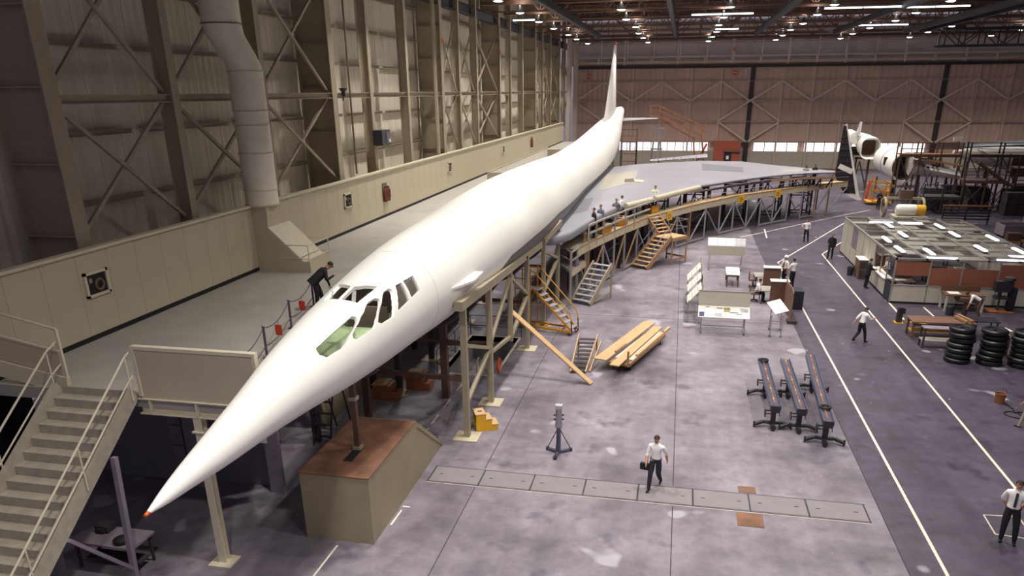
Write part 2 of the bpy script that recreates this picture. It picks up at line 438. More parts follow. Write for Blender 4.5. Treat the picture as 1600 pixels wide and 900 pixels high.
q = MB(); q.ibeam((-.85, 0, 0), (-.85, 0, 14.5), .55, 1.7, .05, (1, 0, 0))
for z in range(1, 14, 2): q.box(-1.65, -.05, -.26, .26, z-.02, z+.02)
cb = q.mesh('main_column', 'steel_tan')
for y, big in COLS: piece(cb if big else cs, 'main_column' if big else 'column', wl, (-16.8, y, 6.2))
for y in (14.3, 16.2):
    q = MB(); x_ = -18.2 if y < 15 else -19.0; q.ibeam((x_-.4, y, 0), (x_-.4, y, 20), .45, .8, .05, (1, 0, 0)); q.build('shade_column', 'wall_shade', wl)  # columns coloured dark in place of the shade here
ys = [c[0] for c in COLS]
for a, b in zip(ys, ys[1:]):
    q = MB(); q.ibeam((-16.98, a+.2, 10.87), (-16.98, b-.2, 10.87), .3, .26, .03); q.build('main_girt', 'steel_tan', wl)
    for z in (7.75, 9.85, 12.45, 14.3, 16.2):
        q = MB(); q.ibeam((-18.5, a+.28, z), (-18.5, b-.28, z), .2, .16, .02); q.build('girt', 'steel_tan', wl)
    if a < 36 or 54 < a < 72 or a > 90:
        for z0, z1 in ((7.0, 10.75), (11.0, 15.6)):
            for s in (0, 1):
                q = MB(); ya, yb = (a+.2, b-.2) if s else (b-.2, a+.2)
                q.bar((-17.05-.1*s, ya, z0), (-17.05-.1*s, yb, z1), .1, .12); q.build('brace', 'steel_tan', wl)
q = MB(); q.ibeam((-17.2, 17, 16.95), (-17.2, 119, 16.95), .5, .7, .05); q.build('eave_beam', 'rail_dark', wl)
q = MB(); q.tube((-16.55, 52.2, 6.9), (-16.55, 52.2, 16.6), .14, 10); q.build('pipe', 'steel_tan', wl, smooth=True)
for y in (38.3, 72.1):
    q = MB(); q.tube((-16.7, y, 7), (-16.7, y, 16.5), .05, 6); q.build('pipe', 'steel_brown', wl, smooth=True)
for y in (54.9, 72.9):
    q = MB(); q.box(-16.79, -16.76, y-.1, y+.1, 14.2, 14.5); q.build('orange_mark', 'sign_orange', wl)

# ---- far end wall: folding doors, window strip, upper truss band
wb = thing('wall_back', 'brown corrugated hangar doors across the far end with a window strip', 'wall', (15, 122, 0), kind='structure')
YB = 122.0
def corr(w, h, p=.36, d=.07):
    q = MB(); n = int(w/p); pr_ = []
    for k in range(n+1):
        x = -w/2+k*w/n; pr_.append((x, -d if k % 2 else 0))
    q.prism(pr_+[(w/2, .1), (-w/2, .1)], 'z', 0, h); return q
ZR = [3.75, 6.6, 9.45, 12.15, 14.3]
cm = [corr(4.2, b-a-.06).mesh('door_sheet', 'door_sheet') for a, b in zip(ZR, ZR[1:])]
x = -16.3; bays = []
while x < 58: bays.append(x); x += 4.295
for x in bays:
    for k in range(4): piece(cm[k], 'door_sheet', wb, (x+2.15, YB, ZR[k]+.03))
q = MB(); q.box(-2.08, 2.08, -.03, .1, 0, 2.28); dm = q.mesh('dado_panel', 'door_dado')
for x in bays: piece(dm, 'dado_panel', wb, (x+2.15, YB, 0))
q = MB(); q.box(-16, 59, YB+.3, YB+.4, 0, 15); q.build('door_backing', 'door_sheet', wb)
for z in ZR:
    q = MB(); q.ibeam((-15.9, YB-.22, z), (58, YB-.22, z), .28, .2, .03); q.build('door_girt', 'steel_far', wb)
for i, x in enumerate(bays):
    q = MB(); q.box(x-.12, x+.12, YB-.3, YB-.08, 0, 14.3); q.build('door_post', 'steel_far', wb)
    q = MB(); s = i % 2
    q.bar((x, YB-.36, 12.15 if s else 9.45), (x+4.295, YB-.36, 9.45 if s else 12.15), .22, .14, (0, 1, 0)); q.build('door_brace', 'steel_far_light', wb)
for xa, za, xb, zb in ((-16.3, 9.4, -12, 6.6), (9.4, 9.4, 5.1, 6.6), (5.1, 6.6, 9.4, 3.8), (9.7, 9.4, 14, 6.6), (14, 6.6, 9.7, 3.8), (35.2, 9.4, 30.9, 6.6), (30.9, 6.6, 35.2, 3.8), (35.5, 9.4, 39.8, 6.6), (39.8, 6.6, 35.5, 3.8)):
    q = MB(); q.bar((xa, YB-.36, za), (xb, YB-.36, zb), .22, .14, (0, 1, 0)); q.build('door_brace', 'steel_far_light', wb)
for x in (9.55, 35.4):
    q = MB(); q.box(x-.32, x+.32, YB-.34, YB-.05, 0, 14.3); q.build('door_seam', 'jig_dark', wb)
# windows in the strip
WINS = [(-9.4, 4.0, 11), (10.6, 17.0, 4), (17.8, 23.6, 4), (24.4, 34.4, 6)]
q = MB(); q.box(-.5, .5, -.02, .02, -.5, .5)
for k, (a, b, n) in enumerate(WINS):
    w = tag(MB().box(a-.05, b+.05, YB-.1, YB-.04, 2.32, 2.4).box(a-.05, b+.05, YB-.1, YB-.04, 3.62, 3.7).build('window_%d' % (k+1), 'steel_far'), ['long bright window strip behind the aircraft tail', 'bright two-part window right of the red brick office', 'bright window behind the dark tail fin jig', 'bright window strip behind the white fuselage barrel'][k], 'window', kind='structure')
    st = (b-a)/n
    for i in range(n):
        pq = MB(); pq.box(a+i*st+.03, a+(i+1)*st-.03, YB-.075, YB-.055, 2.4, 3.62); pq.build('pane', 'glass_day', w)
    pq = MB()
    for i in range(n+1): pq.box(a+i*st-.06, a+i*st+.06, YB-.11, YB-.05, 2.38, 3.64)
    pq.build('mullion', 'steel_far', w)
# header and upper band
q = MB(); q.box(-16.2, 59, YB-.9, YB+.2, 14.0, 14.35); q.build('door_header', 'rail_dark', wb)
q = MB(); q.ibeam((-16, YB-1.0, 14.75), (59, YB-1.0, 14.75), .4, .35, .04); q.build('header_beam', 'steel_far', wb)
q = MB(); q.ibeam((-16, YB-1.0, 15.5), (59, YB-1.0, 15.5), .3, .22, .04); q.build('header_beam', 'steel_far_light', wb)
q = MB(); q.ibeam((-16, YB-.5, 17.4), (59, YB-.5, 17.4), .3, .25, .04); q.build('band_girt', 'steel_far', wb)
q = MB(); q.box(-1.9, 1.9, 0, .1, 0, 2.9); bm_ = q.mesh('band_sheet', 'band_sheet')
x = -16.4
while x < 57:
    for z in (14.5, 17.45): piece(bm_, 'band_sheet', wb, (x+1.925, YB, z))
    x += 3.85
PB = [-16.4+7.7*k for k in range(11)]
for i, x in enumerate(PB[:-1]):
    q = MB(); q.box(x-.12+(-.3), x+.12-.3, YB-1.1, YB-.8, 14.4, 20.8); q.build('band_post', 'steel_far_light', wb)
    c = x+3.55
    for a, b in (((x-.3, 20.2), (c, 15.7)), ((x+7.4, 20.2), (c, 15.7))):
        q = MB(); q.bar((a[0], YB-.8, a[1]), (b[0], YB-.8, b[1]), .1, .1, (0, 1, 0)); q.build('band_brace', 'steel_far', wb)
    for a, b in (((x-.3, 16.9), (c, 15.6)), ((x+7.4, 16.9), (c, 15.6))):
        q = MB(); q.bar((a[0], YB-1.05, a[1]), (b[0], YB-1.05, b[1]), .05, .06, (0, 1, 0)); q.build('sag_rod', 'steel_far_light', wb)
    q = MB(); q.box(c-.12, c+.12, YB-1.15, YB-.85, 14.5, 15.45); q.build('band_stub', 'steel_far_light', wb)
# corner guide columns
for x, y in ((-16.6, 116.5), (-16.2, 120.6)):
    q = MB(); q.ibeam((x, y, 0), (x, y, 19), .5, .7, .05); q.build('guide_column', 'steel_far_light', wb)

# ---- right wall, outside the picture
wr_ = thing('wall_right', 'brown sheeted hangar wall on the right side', 'wall', (61, 60, 0), kind='structure')
q = MB(); q.box(-.1, .1, -2.4, 2.4, 0, 21); rm = q.mesh('wall_sheet_right', 'door_sheet')
for k in range(26): piece(rm, 'wall_sheet', wr_, (61.5, -3+k*4.9, 0))

# ---- roof: dark deck, trusses, crane runway beams
ce = thing('ceiling', 'dark hangar roof with brown trusses and crane runway beams', 'ceiling', (20, 60, 21), kind='structure')
for k in range(13):
    q = MB(); q.box(-21, 60, 10+k*8.7, 10+k*8.7+8.68, 21.2, 21.4); q.build('roof_deck', 'ceiling_dark', ce)
def truss(y):
    q = MB(); q.ibeam((-17, y, 17.75), (58, y, 17.75), .3, .3, .03); r = q.build('roof_truss', 'truss_brown', ce)
    q = MB(); q.ibeam((-17, y, 20.8), (58, y, 20.8), .3, .3, .03); q.build('top_chord', 'truss_brown', r)
    q = MB(); x = -16.5; k = 0
    while x < 57:
        q.bar((x, y, 17.8 if k % 2 else 20.8), (x+3, y, 20.8 if k % 2 else 17.8), .12, .12, (0, 1, 0)); q.bar((x, y, 17.8), (x, y, 20.8), .1, .1, (0, 1, 0)); x += 3; k += 1
    q.build('web', 'truss_brown', r)
for y in (40, 49, 58, 66.8, 75.4, 84, 92.6, 101.2, 110, 117.5): truss(y)
for y in (70.8, 79.6, 88.3, 97):
    q = MB(); q.bar((-17, y, 17.45), (58, y, 17.45), .12, .14); q.build('tie_bar', 'truss_brown', ce)
for x in range(-15, 57, 6):
    q = MB(); q.bar((x, 20, 20.95), (x, 121, 20.95), .14, .2); q.build('purlin', 'truss_brown', ce)
for x in (-10.5, -1.5, 7.6, 16.3, 24.0, 25.6):
    q = MB(); q.ibeam((x, 26, 17.05), (x, 100.5, 17.05), .36, .5, .05); q.build('runway_beam', 'rail_dark', ce)
# crane bridge at right
cb_ = thing('bridge_crane', 'dark lattice bridge crane hung under the roof at right', 'crane', (40, 98, 15.2))
for z in (15.3, 17.0):
    for y in (97, 99): MB().bar((27, y, z), (58, y, z), .16, .18).build('chord', 'rail_dark', cb_)
q = MB()
for k in range(16):
    x = 27.4+k*2
    for y in (97, 99): MB().bar((x, y, 15.3), (x, y, 17.0), .12).build('post', 'rail_dark', cb_); MB().bar((x, y, 15.3 if k % 2 else 17), (x+2, y, 17 if k % 2 else 15.3), .09).build('diagonal', 'rail_dark', cb_)
q = MB(); q.box(27.3, 29.2, 96.6, 99.4, 16.9, 17.3); q.build('end_truck', 'rail_dark', cb_)

# ---- hanging lamps
D_ = math.radians
lp = thing('high_bay_lamp', 'round high bay lamp hanging under the hangar roof', 'lamp', (0, 0, 16.9), group='high bay lamps under the roof')
q = MB(); q.lathe([(.05, .55), (.1, .5), (.16, .28), (.36, .06), (.38, 0), (.35, 0), (.33, .05)], n=18, cap=False); q.build('reflector', 'reflector', lp, local=True, smooth=True)
q = MB(); q.lathe([(.0, -.06), (.2, -.05), (.34, .01), (.34, .03)], n=18, cap=True); q.build('lens', 'lamp_glow', lp, local=True, smooth=True)
q = MB(); q.tube((0, 0, .5), (0, 0, 1.0), .02, 6); q.build('hanger', 'rail_dark', lp, local=True)
ld = bpy.data.lights.new('lamp_light', 'AREA'); ld.shape = 'DISK'; ld.size = .7; ld.energy = LAMP_W; ld.color = LAMP_COL; ld.spread = D_(112)
lo = bpy.data.objects.new('lamp_light', ld); COL.objects.link(lo); lo.parent = lp; lo.location = (0, 0, -.12)
lu = bpy.data.lights.new('added_uplight', 'POINT'); lu.energy = LAMP_W*.12; lu.color = LAMP_COL; lu.shadow_soft_size = .12   # point light added above the reflector to brighten roof and upper walls
luo = bpy.data.objects.new('added_uplight', lu); COL.objects.link(luo); luo.parent = lp; luo.location = (0, 0, .72)
first = True
for x in (-13.3, -5.35, 2.8, 10.85, 18.7, 26.7, 36, 46):
    y0 = 40 if x < -10 else (5.3 if x < 0 else (-3.4 if x < 5 else (22.7 if x < 15 else (66.2 if x < 20 else 92.3))))
    for k in range(16):
        yy = y0+k*8.7
        if yy > 110: break
        xx = x+random.uniform(-.25, .25); yy += random.uniform(-.5, .5)
        if first: lp.location = (xx, yy, 16.9); first = False
        else:
            nl = dup(lp, (xx, yy, 16.9))
            if yy < 38:
                for ch in list(nl.children):
                    if ch.type == 'LIGHT' and ch.data.type == 'POINT': bpy.data.objects.remove(ch)
def strip(x0, x1, y, z, label):
    t = thing('strip_light', label, 'light', ((x0+x1)/2, y, z))
    q = MB(); q.box(x0, x1, y-.12, y+.12, z+.06, z+.14); q.build('housing', 'reflector', t)
    n = max(1, int((x1-x0)/2.4)); w = (x1-x0)/n
    for k in range(n):
        q = MB(); q.tube((x0+k*w+.05, y, z), (x0+(k+1)*w-.05, y, z), .05, 8); q.build('tube', 'tube_glow', t)
    return t
strip(.1, 5.3, 73, 17.0, 'long fluorescent strip under the roof above the tail fin, right side')
strip(2.7, 5.2, 90.6, 17.0, 'short fluorescent strip hung low under the roof at the centre')
strip(-15.8, -13.7, 73.8, 17.0, 'short fluorescent strip beside the left wall under the roof')
strip(10.5, 16.4, 70.4, 17.0, 'fluorescent strip at upper right, left of its pair')
strip(16.5, 21.6, 71.4, 17.0, 'fluorescent strip at upper right, right of its pair')
strip(16.6, 21.7, 89.7, 17.0, 'fluorescent strip in front of the cross-braced upper wall bay')
# ================================================================== AIRCRAFT MOCK-UP
AX = -8.08
ST = [(9.07,4.68,0.03),(9.5,4.72,.12),(10.0,4.77,.2),(11.0,4.84,.34),(12.5,4.97,.53),(14.0,5.09,.75),(16.0,5.16,1.01),(18.0,5.23,1.21),(20.0,5.30,1.37),(22.0,5.32,1.51),(26.0,5.29,1.71),(31.0,5.25,1.93),(37.0,5.20,2.08),(45.0,5.15,2.02),(55.0,5.16,1.82),(65.0,5.24,1.87),(75.0,5.55,1.92),(85.0,6.42,1.64),(93.0,7.38,1.16),(99.0,8.10,0.84),(102.5,8.42,0.64),(104.5,8.55,0.50)]
def cub(k, y):
    n = len(ST)
    i = 0
    while i < n-2 and y > ST[i+1][0]: i += 1
    x0, x1 = ST[i][0], ST[i+1][0]; h = x1-x0; t = (y-x0)/h
    def sl(j):
        if j == 0: return (ST[1][k]-ST[0][k])/(ST[1][0]-ST[0][0])
        if j == n-1: return (ST[-1][k]-ST[-2][k])/(ST[-1][0]-ST[-2][0])
        a = (ST[j][k]-ST[j-1][k])/(ST[j][0]-ST[j-1][0]); b = (ST[j+1][k]-ST[j][k])/(ST[j+1][0]-ST[j][0])
        return 0 if a*b <= 0 else 2*a*b/(a+b)
    m0, m1 = sl(i)*h, sl(i+1)*h
    return (2*t**3-3*t*t+1)*ST[i][k]+(t**3-2*t*t+t)*m0+(-2*t**3+3*t*t)*ST[i+1][k]+(t**3-t*t)*m1
def fpt(y, th, dr=0.):
    r = cub(2, y)+dr; return Vector((AX+r*math.cos(th), y, cub(1, y)+r*math.sin(th)))
ac = thing('supersonic_airliner', 'white needle-nosed supersonic airliner mock-up with grey wing', 'airliner', (AX, 50, 3.1))
NS = 96
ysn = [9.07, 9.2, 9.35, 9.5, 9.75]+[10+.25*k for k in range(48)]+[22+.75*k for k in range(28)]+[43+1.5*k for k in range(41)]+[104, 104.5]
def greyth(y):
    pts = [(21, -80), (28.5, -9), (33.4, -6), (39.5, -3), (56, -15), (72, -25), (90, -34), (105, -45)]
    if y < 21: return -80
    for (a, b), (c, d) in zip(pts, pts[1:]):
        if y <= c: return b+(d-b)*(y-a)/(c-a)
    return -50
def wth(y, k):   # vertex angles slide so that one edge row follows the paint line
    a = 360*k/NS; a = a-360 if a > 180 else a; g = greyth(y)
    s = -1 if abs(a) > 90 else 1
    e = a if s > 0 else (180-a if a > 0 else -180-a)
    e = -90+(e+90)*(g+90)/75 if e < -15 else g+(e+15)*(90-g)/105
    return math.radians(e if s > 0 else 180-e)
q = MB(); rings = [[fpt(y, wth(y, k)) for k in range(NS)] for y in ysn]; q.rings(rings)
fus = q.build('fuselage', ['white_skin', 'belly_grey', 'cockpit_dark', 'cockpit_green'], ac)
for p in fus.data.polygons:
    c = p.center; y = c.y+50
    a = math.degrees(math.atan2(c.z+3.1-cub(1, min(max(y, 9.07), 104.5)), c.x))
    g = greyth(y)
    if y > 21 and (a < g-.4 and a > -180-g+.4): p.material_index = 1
# hollow cockpit and window openings
def cutter(verts, faces, mi):
    me = bpy.data.meshes.new('cut'); me.from_pydata([tuple(WM[ac.name].inverted() @ v) for v in verts], [], faces)
    for n in ('white_skin', 'belly_grey', 'cockpit_dark', 'cockpit_green'): me.materials.append(M[n])
    bm = bmesh.new(); bm.from_mesh(me); bmesh.ops.recalc_face_normals(bm, faces=bm.faces); bm.to_mesh(me); bm.free()
    for p in me.polygons: p.material_index = mi(p.center)
    o = bpy.data.objects.new('cut', me); COL.objects.link(o); o.parent = ac; return o
q = MB(); q.rings([[fpt(y, 2*PI*k/40+.03, -.09) for k in range(40)] for y in [13.6+.4*k for k in range(18)]])
cuts = [cutter(q.v, q.f, lambda c: 3 if c.z+3.1 < 5.15 else 2)]
D = math.radians
WIN = {
 'w1': [(14.41,53.6),(16.15,54.7),(16.24,50.3),(16.14,45.2),(15.09,28.5),(14.45,32.0),(14.32,42.0)],
 'w2': [(15.66,35.),(17.06,54.6),(17.4,53.),(17.5,49),(17.44,46.0),(16.53,22.9),(15.72,25.2),(15.6,29.5)],
 'w3': [(17.88,51.6),(18.15,51.4),(18.24,49),(18.2,45.6),(17.58,19.4),(16.92,21.4),(16.8,26.4),(17.02,34.0)],
 'w4a': [(18.53,48.4),(18.85,46.9),(18.65,23.7),(17.87,21.6)],
 'w4b': [(18.97,46.6),(19.55,44.5),(19.4,25.7),(18.8,24.0)],
 'wsR': [(16.65,83.4),(17.51,84.6),(17.72,74.6),(17.95,61.6),(16.75,63.5),(16.69,74.2)],
 'wsL': [(16.69,110.0),(17.84,114.0),(17.67,102.4),(17.50,89.2),(16.65,88.0)]}
def winverts(p, d0, d1):
    # refine outline so the plug follows the curved hull
    pts = []
    for (a, b), (c, d) in zip(p, p[1:]+p[:1]):
        n = max(1, int(abs(d-b)/6))
        for k in range(n): pts.append((a+(c-a)*k/n, b+(d-b)*k/n))
    return [fpt(y, D(t), d0) for y, t in pts], [fpt(y, D(t), d1) for y, t in pts]
for k, p in WIN.items():
    a, b = winverts(p, -.3, .3); n = len(a)
    cuts.append(cutter(a+b, [tuple(range(n))[::-1], tuple(range(n, 2*n))]+[(i, (i+1) % n, n+(i+1) % n, n+i) for i in range(n)], lambda c: 0))
for c in cuts:
    md = fus.modifiers.new('b', 'BOOLEAN'); md.operation = 'DIFFERENCE'; md.object = c; md.solver = 'EXACT'
bpy.context.view_layer.update()
dg = bpy.context.evaluated_depsgraph_get()
me = bpy.data.meshes.new_from_object(fus.evaluated_get(dg)); fus.modifiers.clear(); fus.data = me
for c in cuts: bpy.data.objects.remove(c)
me.polygons.foreach_set('use_smooth', [True]*len(me.polygons)); me.set_sharp_from_angle(angle=D(35))
for k in ('w4a', 'w4b'):
    a, b = winverts(WIN[k], -.07, -.05); n = len(a); q = MB()
    q.add(a+b, [tuple(range(n))[::-1], tuple(range(n, 2*n))]+[(i, (i+1) % n, n+(i+1) % n, n+i) for i in range(n)]); q.build('side_window', 'cockpit_glass', fus)
q = MB(); q.bar((AX+.25, 17.05, 6.0), (AX+.1, 17.5, 6.25), .1, .05); q.bar((AX-.35, 16.9, 6.0), (AX-.45, 17.4, 6.25), .05, .05); q.bar((AX-.5, 16.9, 5.9), (AX-.62, 17.4, 6.15), .05, .05); q.build('windshield_post', 'cockpit_grey', fus)
q = MB(); q.prism([(AX-.5, 13.9), (AX+.5, 13.9), (AX+1.05, 19.9), (AX-1.05, 19.9)], 'z', 4.95, 5.0); q.build('cockpit_floor', 'cockpit_green', fus)
q = MB(); q.lathe([(.12, 0), (.12, .02), (.1, .03)], (AX-.1, 18.2, 6.3), 14); dl = q.build('added_cabin_light', 'tube_glow', fus)  # glowing disc and point light added to brighten the cockpit interior
ld_ = bpy.data.lights.new('added_cabin_lamp', 'POINT'); ld_.energy = 30; ld_.shadow_soft_size = .08; lo_ = bpy.data.objects.new('added_cabin_lamp', ld_); COL.objects.link(lo_); lo_.parent = dl; lo_.location = WM[ac.name].inverted() @ Vector((AX-.1, 18.2, 6.2))
q = MB(); q.box(AX-.6, AX+.6, 18.4, 18.46, 5.0, 5.6); q.build('instrument_board', 'cockpit_dark', fus)
q = MB(); q.tube((AX, 9.2, 4.69), (AX, 9.0, 4.67), .045, 10, .03); q.build('nose_cap', 'orange_paint', ac, smooth=True)
# hull joints and the forward vane
for y, a0, a1 in ((20.4, -64, 100),):
    q = MB(); pts = [fpt(y, D(a0+(a1-a0)*k/20), .002) for k in range(21)]; q.path(pts, .006, 4); q.build('hull_joint', 'board_grey', ac)
q = MB(); q.add([fpt(21.2, D(4), -.05), fpt(23.8, D(4), -.05), (-6.25, 24.1, 5.36), (-6.25, 22.9, 5.34)]+[p+Vector((0, 0, -.07)) for p in (fpt(21.2, D(4), -.05), fpt(23.8, D(4), -.05), Vector((-6.25, 24.1, 5.36)), Vector((-6.25, 22.9, 5.34)))],
    [(0, 1, 2, 3), (7, 6, 5, 4), (0, 4, 5, 1), (1, 5, 6, 2), (2, 6, 7, 3), (3, 7, 4, 0)]); q.build('forward_vane', 'white_skin', ac)
# fin and tailplane
def foil(pts, th, axis):   # pts: (le_root, te_root, te_tip, le_tip) with half thicknesses
    q = MB(); R_ = []
    for le, te, t in pts:
        le, te = Vector(le), Vector(te); ring = []
        for u, s in ((0, 0), (.08, .55), (.3, 1), (.6, .8), (1, .04), (.6, -.8), (.3, -1), (.08, -.55)):
            p = le.lerp(te, u)+Vector(axis)*(t*s); ring.append(p)
        R_.append(ring)
    return q.rings(R_)
foil([((AX, 80.5, 7.0), (AX, 99.0, 7.9), .30), ((AX, 84.2, 8.8), (AX, 97.2, 9.2), .28), ((AX, 92.2, 15.8), (AX, 95.4, 15.95), .10)], 1, (1, 0, 0)).build('tail_fin', 'fin_white', ac, smooth=True)
q = MB(); q.box(AX-.12, AX+.12, 92.3, 95.2, 15.82, 16.15); q.build('fin_tip', 'orange_paint', ac)
foil([((-8.0, 95.5, 7.55), (-8.0, 101.8, 7.75), .18), ((-3.0, 100.6, 7.7), (-3.0, 102.4, 7.75), .05)], 1, (0, 0, 1)).build('tailplane', 'wing_grey', ac, smooth=True)
# wing
LE = [(-7.6,37.6),(-6.1,38.0),(-5.45,39.3),(-4.65,44.4),(-3.42,50.5),(-1.28,55.4),(1.48,61.6),(4.66,66.1),(7.86,70.05),(11.1,72.65),(13.7,73.6)]
TE = [(-7.6,74.8),(-6.75,75),(-6.2,75.8),(-5.3,77.3),(-3.94,79.2),(-1.3,81.5),(2.46,83.7),(6.3,83.4),(8.8,80),(11.2,77.6),(13.8,74.6)]
WT = 4.1
R_ = []
for i, (a, b) in enumerate(zip(LE, TE)):
    L_ = math.dist(a, b); a = Vector((*a, 0)); b = Vector((*b, 0)); d = (b-a).normalized(); ring = []
    t = .62*(1-.75*i/10); nose = min(1.2, L_*.3)
    for s, z in ((0, WT-.5*t), (.03*nose, WT-.28*t), (.12*nose, WT-.14*t), (.4*nose, WT-.04*t), (nose, WT)): ring.append(a+d*s+Vector((0, 0, z)))
    ring.append(a+d*(L_*.5)+Vector((0, 0, WT))); ring.append(b+Vector((0, 0, WT-.02))); ring.append(b+Vector((0, 0, WT-.08)))
    ring.append(a+d*(L_*.5)+Vector((0, 0, WT-t))); ring.append(a+d*nose+Vector((0, 0, WT-t))); ring.append(a+d*(.2*nose)+Vector((0, 0, WT-.92*t))); ring.append(a+d*(.04*nose)+Vector((0, 0, WT-.72*t)))
    R_.append(ring)
q = MB(); q.rings(R_); wing = q.build('wing', 'wing_grey', ac, smooth=True)
def slab(poly, z0, z1, name, mt, par=wing):
    q = MB(); q.prism(poly, 'z', z0, z1); return q.build(name, mt, par)
slab([(-5.75, 56.5), (-3.58, 63.1), (-3.69, 72.5), (-6.3, 68.5)], WT-.05, WT+.012, 'skin_panel', 'wing_beige')
slab([(-4.26, 62.5), (-3.47, 63.1), (-3.72, 65.4), (-4.43, 64.9)], WT, WT+.018, 'open_hatch', 'cockpit_dark')
slab([(-3.5, 62.9), (-2.76, 62.3), (-2.81, 64.1), (-3.66, 64.6)], WT, WT+.05, 'hatch_lid', 'le_cream')
slab([(2.1, 73.5), (5.7, 72.2), (5.9, 76.4), (2.16, 80.5)], WT-.05, WT+.012, 'skin_panel', 'wing_patch')
slab([(-6.2, 45), (-5.4, 47), (-5.7, 53), (-6.3, 52)], WT-.05, WT+.01, 'skin_panel', 'wing_patch')
slab([(9.2, 72.6), (11.3, 73.6), (11.0, 75.2), (9.0, 74.2)], WT-.05, WT+.012, 'skin_panel', 'wing_beige')
# cream leading edge covers
def lerp2(a, b, t): return (a[0]+(b[0]-a[0])*t, a[1]+(b[1]-a[1])*t)
for a, b in ((LE[4], lerp2(LE[4], LE[5], .72)), (lerp2(LE[4], LE[5], .8), LE[6])):
    q = MB(); q.tube((a[0]+.12, a[1]-.02, WT-.2), (b[0]+.12, b[1]-.02, WT-.2), .2, 12); q.build('leading_edge_cover', 'le_cream', ac, smooth=True)
for i in range(6, 10):
    a, b = LE[i], LE[i+1]
    q = MB(); q.bar((a[0], a[1]-.1, WT-.5), (b[0], b[1]-.1, WT-.5), .1, .18); q.build('spar', 'timber' if i > 7 else 'jig_dark', ac)
for i in range(24):
    t = .55+i*.4; k = int(t)+3
    if k >= 10: break
    a = lerp2(LE[k], LE[k+1], t-int(t)); q = MB(); q.bar((a[0], a[1], WT-.55), (a[0]-.3, a[1]+.9, WT-1.5), .1, .1); q.bar((a[0], a[1]+.1, WT-.4), (a[0], a[1]+.1, WT-1.3), .08, .08); q.build('wing_rib', 'black_steel', ac)

# ---- support frame right of the fuselage
sf = thing('fuselage_support_frame', 'grey steel support frame with braced legs under the fuselage side', 'support frame', (-6.3, 30, 0))
legs = [(-6.5, 22.3, 4.6), (-6.42, 25.4, 4.46), (-6.36, 28.7, 4.32), (-6.3, 31.9, 4.2), (-6.2, 35.6, 4.14), (-6.05, 39.2, 4.36)]
for x, y, h in legs:
    if y == 28.7:
        MB().box(x-.09, x+.09, y-.09, y+.09, 1.4, h).build('leg', 'jig_grey', sf); continue
    l = MB().box(x-.1, x+.1, y-.1, y+.1, .03, h).build('leg', 'jig_grey', sf)
    MB().box(x-.42, x+.42, y-.4, y+.4, 0, .04).build('base_plate', 'cream_panel', l)
MB().bar((-6.5, 21.8, 4.74), (-6.3, 35.1, 4.2), .28, .3).build('top_beam', 'jig_grey', sf)
MB().bar((-6.22, 35.5, 4.27), (-6.05, 39.7, 4.5), .28, .28).build('top_beam', 'jig_grey', sf)
def br(a, b, w=.13, mt='jig_grey'): MB().bar(a, b, w, w).build('brace', mt, sf)
L0, L1, L2, L3, L4, L5 = [(a[0], a[1]) for a in legs]
br((*L0, 3.3), (*L1, 2.2)); br((*L0, 1.2), (*L1, 2.2)); br((*L1, 2.3), (*L2, 4.1)); br((*L1, 2.0), (*L2, 1.6)); br((*L2, 4.1), (*L3, 2.6)); br((*L2, 1.5), (*L3, 2.5), .15); br((*L4, 3.8), (*L5, 2.7)); br((*L4, 1.7), (*L5, 2.7), .15)
for (x, y), z in ((L0, 2.1), (L1, 2.3), (L3, 2.2), (L5, 2.2)): br((x, y, z), (-10.2, y+.3, z), .14, 'jig_brown')
for y, mt in ((22.6, 'jig_brown'), (25.7, 'jig_dark'), (29.8, 'jig_dark'), (35.6, 'jig_dark'), (39.4, 'jig_dark')):
    l = MB().box(-10.3, -10.08, y-.11, y+.11, .03, 3.9).build('leg', mt, sf); MB().box(-10.6, -9.8, y-.4, y+.4, 0, .035).build('base_plate', 'cream_panel', l)
MB().box(-8.38, -8.12, 25.45, 25.72, 0, 3.6).build('leg', 'jig_brown', sf)
br((-8.25, 25.6, 3.2), (-10.1, 22.8, 2.1), .12, 'jig_brown'); br((-8.25, 25.6, 2.2), (-6.3, 25.5, 2.3), .12, 'jig_brown'); br((-10.2, 29.8, .4), (-9.2, 29.9, 2.2), .12, 'jig_dark')
for y in (23, 27, 31.5, 36, 40.5):
    q = MB(); q.torus((AX, y, cub(1, y)), cub(2, y)+.1, .1, 24, 6, 'y', D(205), D(335)); q.build('cradle', 'jig_dark', sf)
for y in (23, 31.5, 40.5): br((AX, y, cub(1, y)-cub(2, y)-.15), (-10.2, y, 2.0), .12, 'jig_dark')

# nose support: ballast box with stay
bx = thing('ballast_box', 'olive steel ballast box with rusty top and sloped end under the nose', 'box', (-8.1, 17.5, 0))
prof = [(15.52, 0), (21.55, 0), (21.55, .12), (19.15, 1.93), (15.52, 1.93)]
MB().prism(prof, 'x', -9.06, -7.17).build('body', 'box_olive', bx)
q = MB(); q.box(-9.08, -7.15, 15.5, 19.08, 1.93, 1.955); q.build('rusty_top', 'rust', bx)
q = MB(); q.box(-8.2, -7.95, 16.3, 17.05, 1.955, 1.963); q.build('slot', 'base_black', bx)
for s in (0, 1):
    a, b = (19.15, 1.92), (21.55, .12)
    for k in range(3):
        t = .15+.35*k; y = a[0]+(b[0]-a[0])*t; z = a[1]+(b[1]-a[1])*t
        MB().box(-7.26 if s else -9.0, -7.2 if s else -8.94, y-.05, y+.05, z-.02, z+.05).build('bolt', 'dark_metal', bx)
MB().bar((-7.165, 19.2, 1.72), (-7.165, 21.5, .0), .02, .03, (1, 0, 0)).build('edge_strip', 'steel_brown', bx)
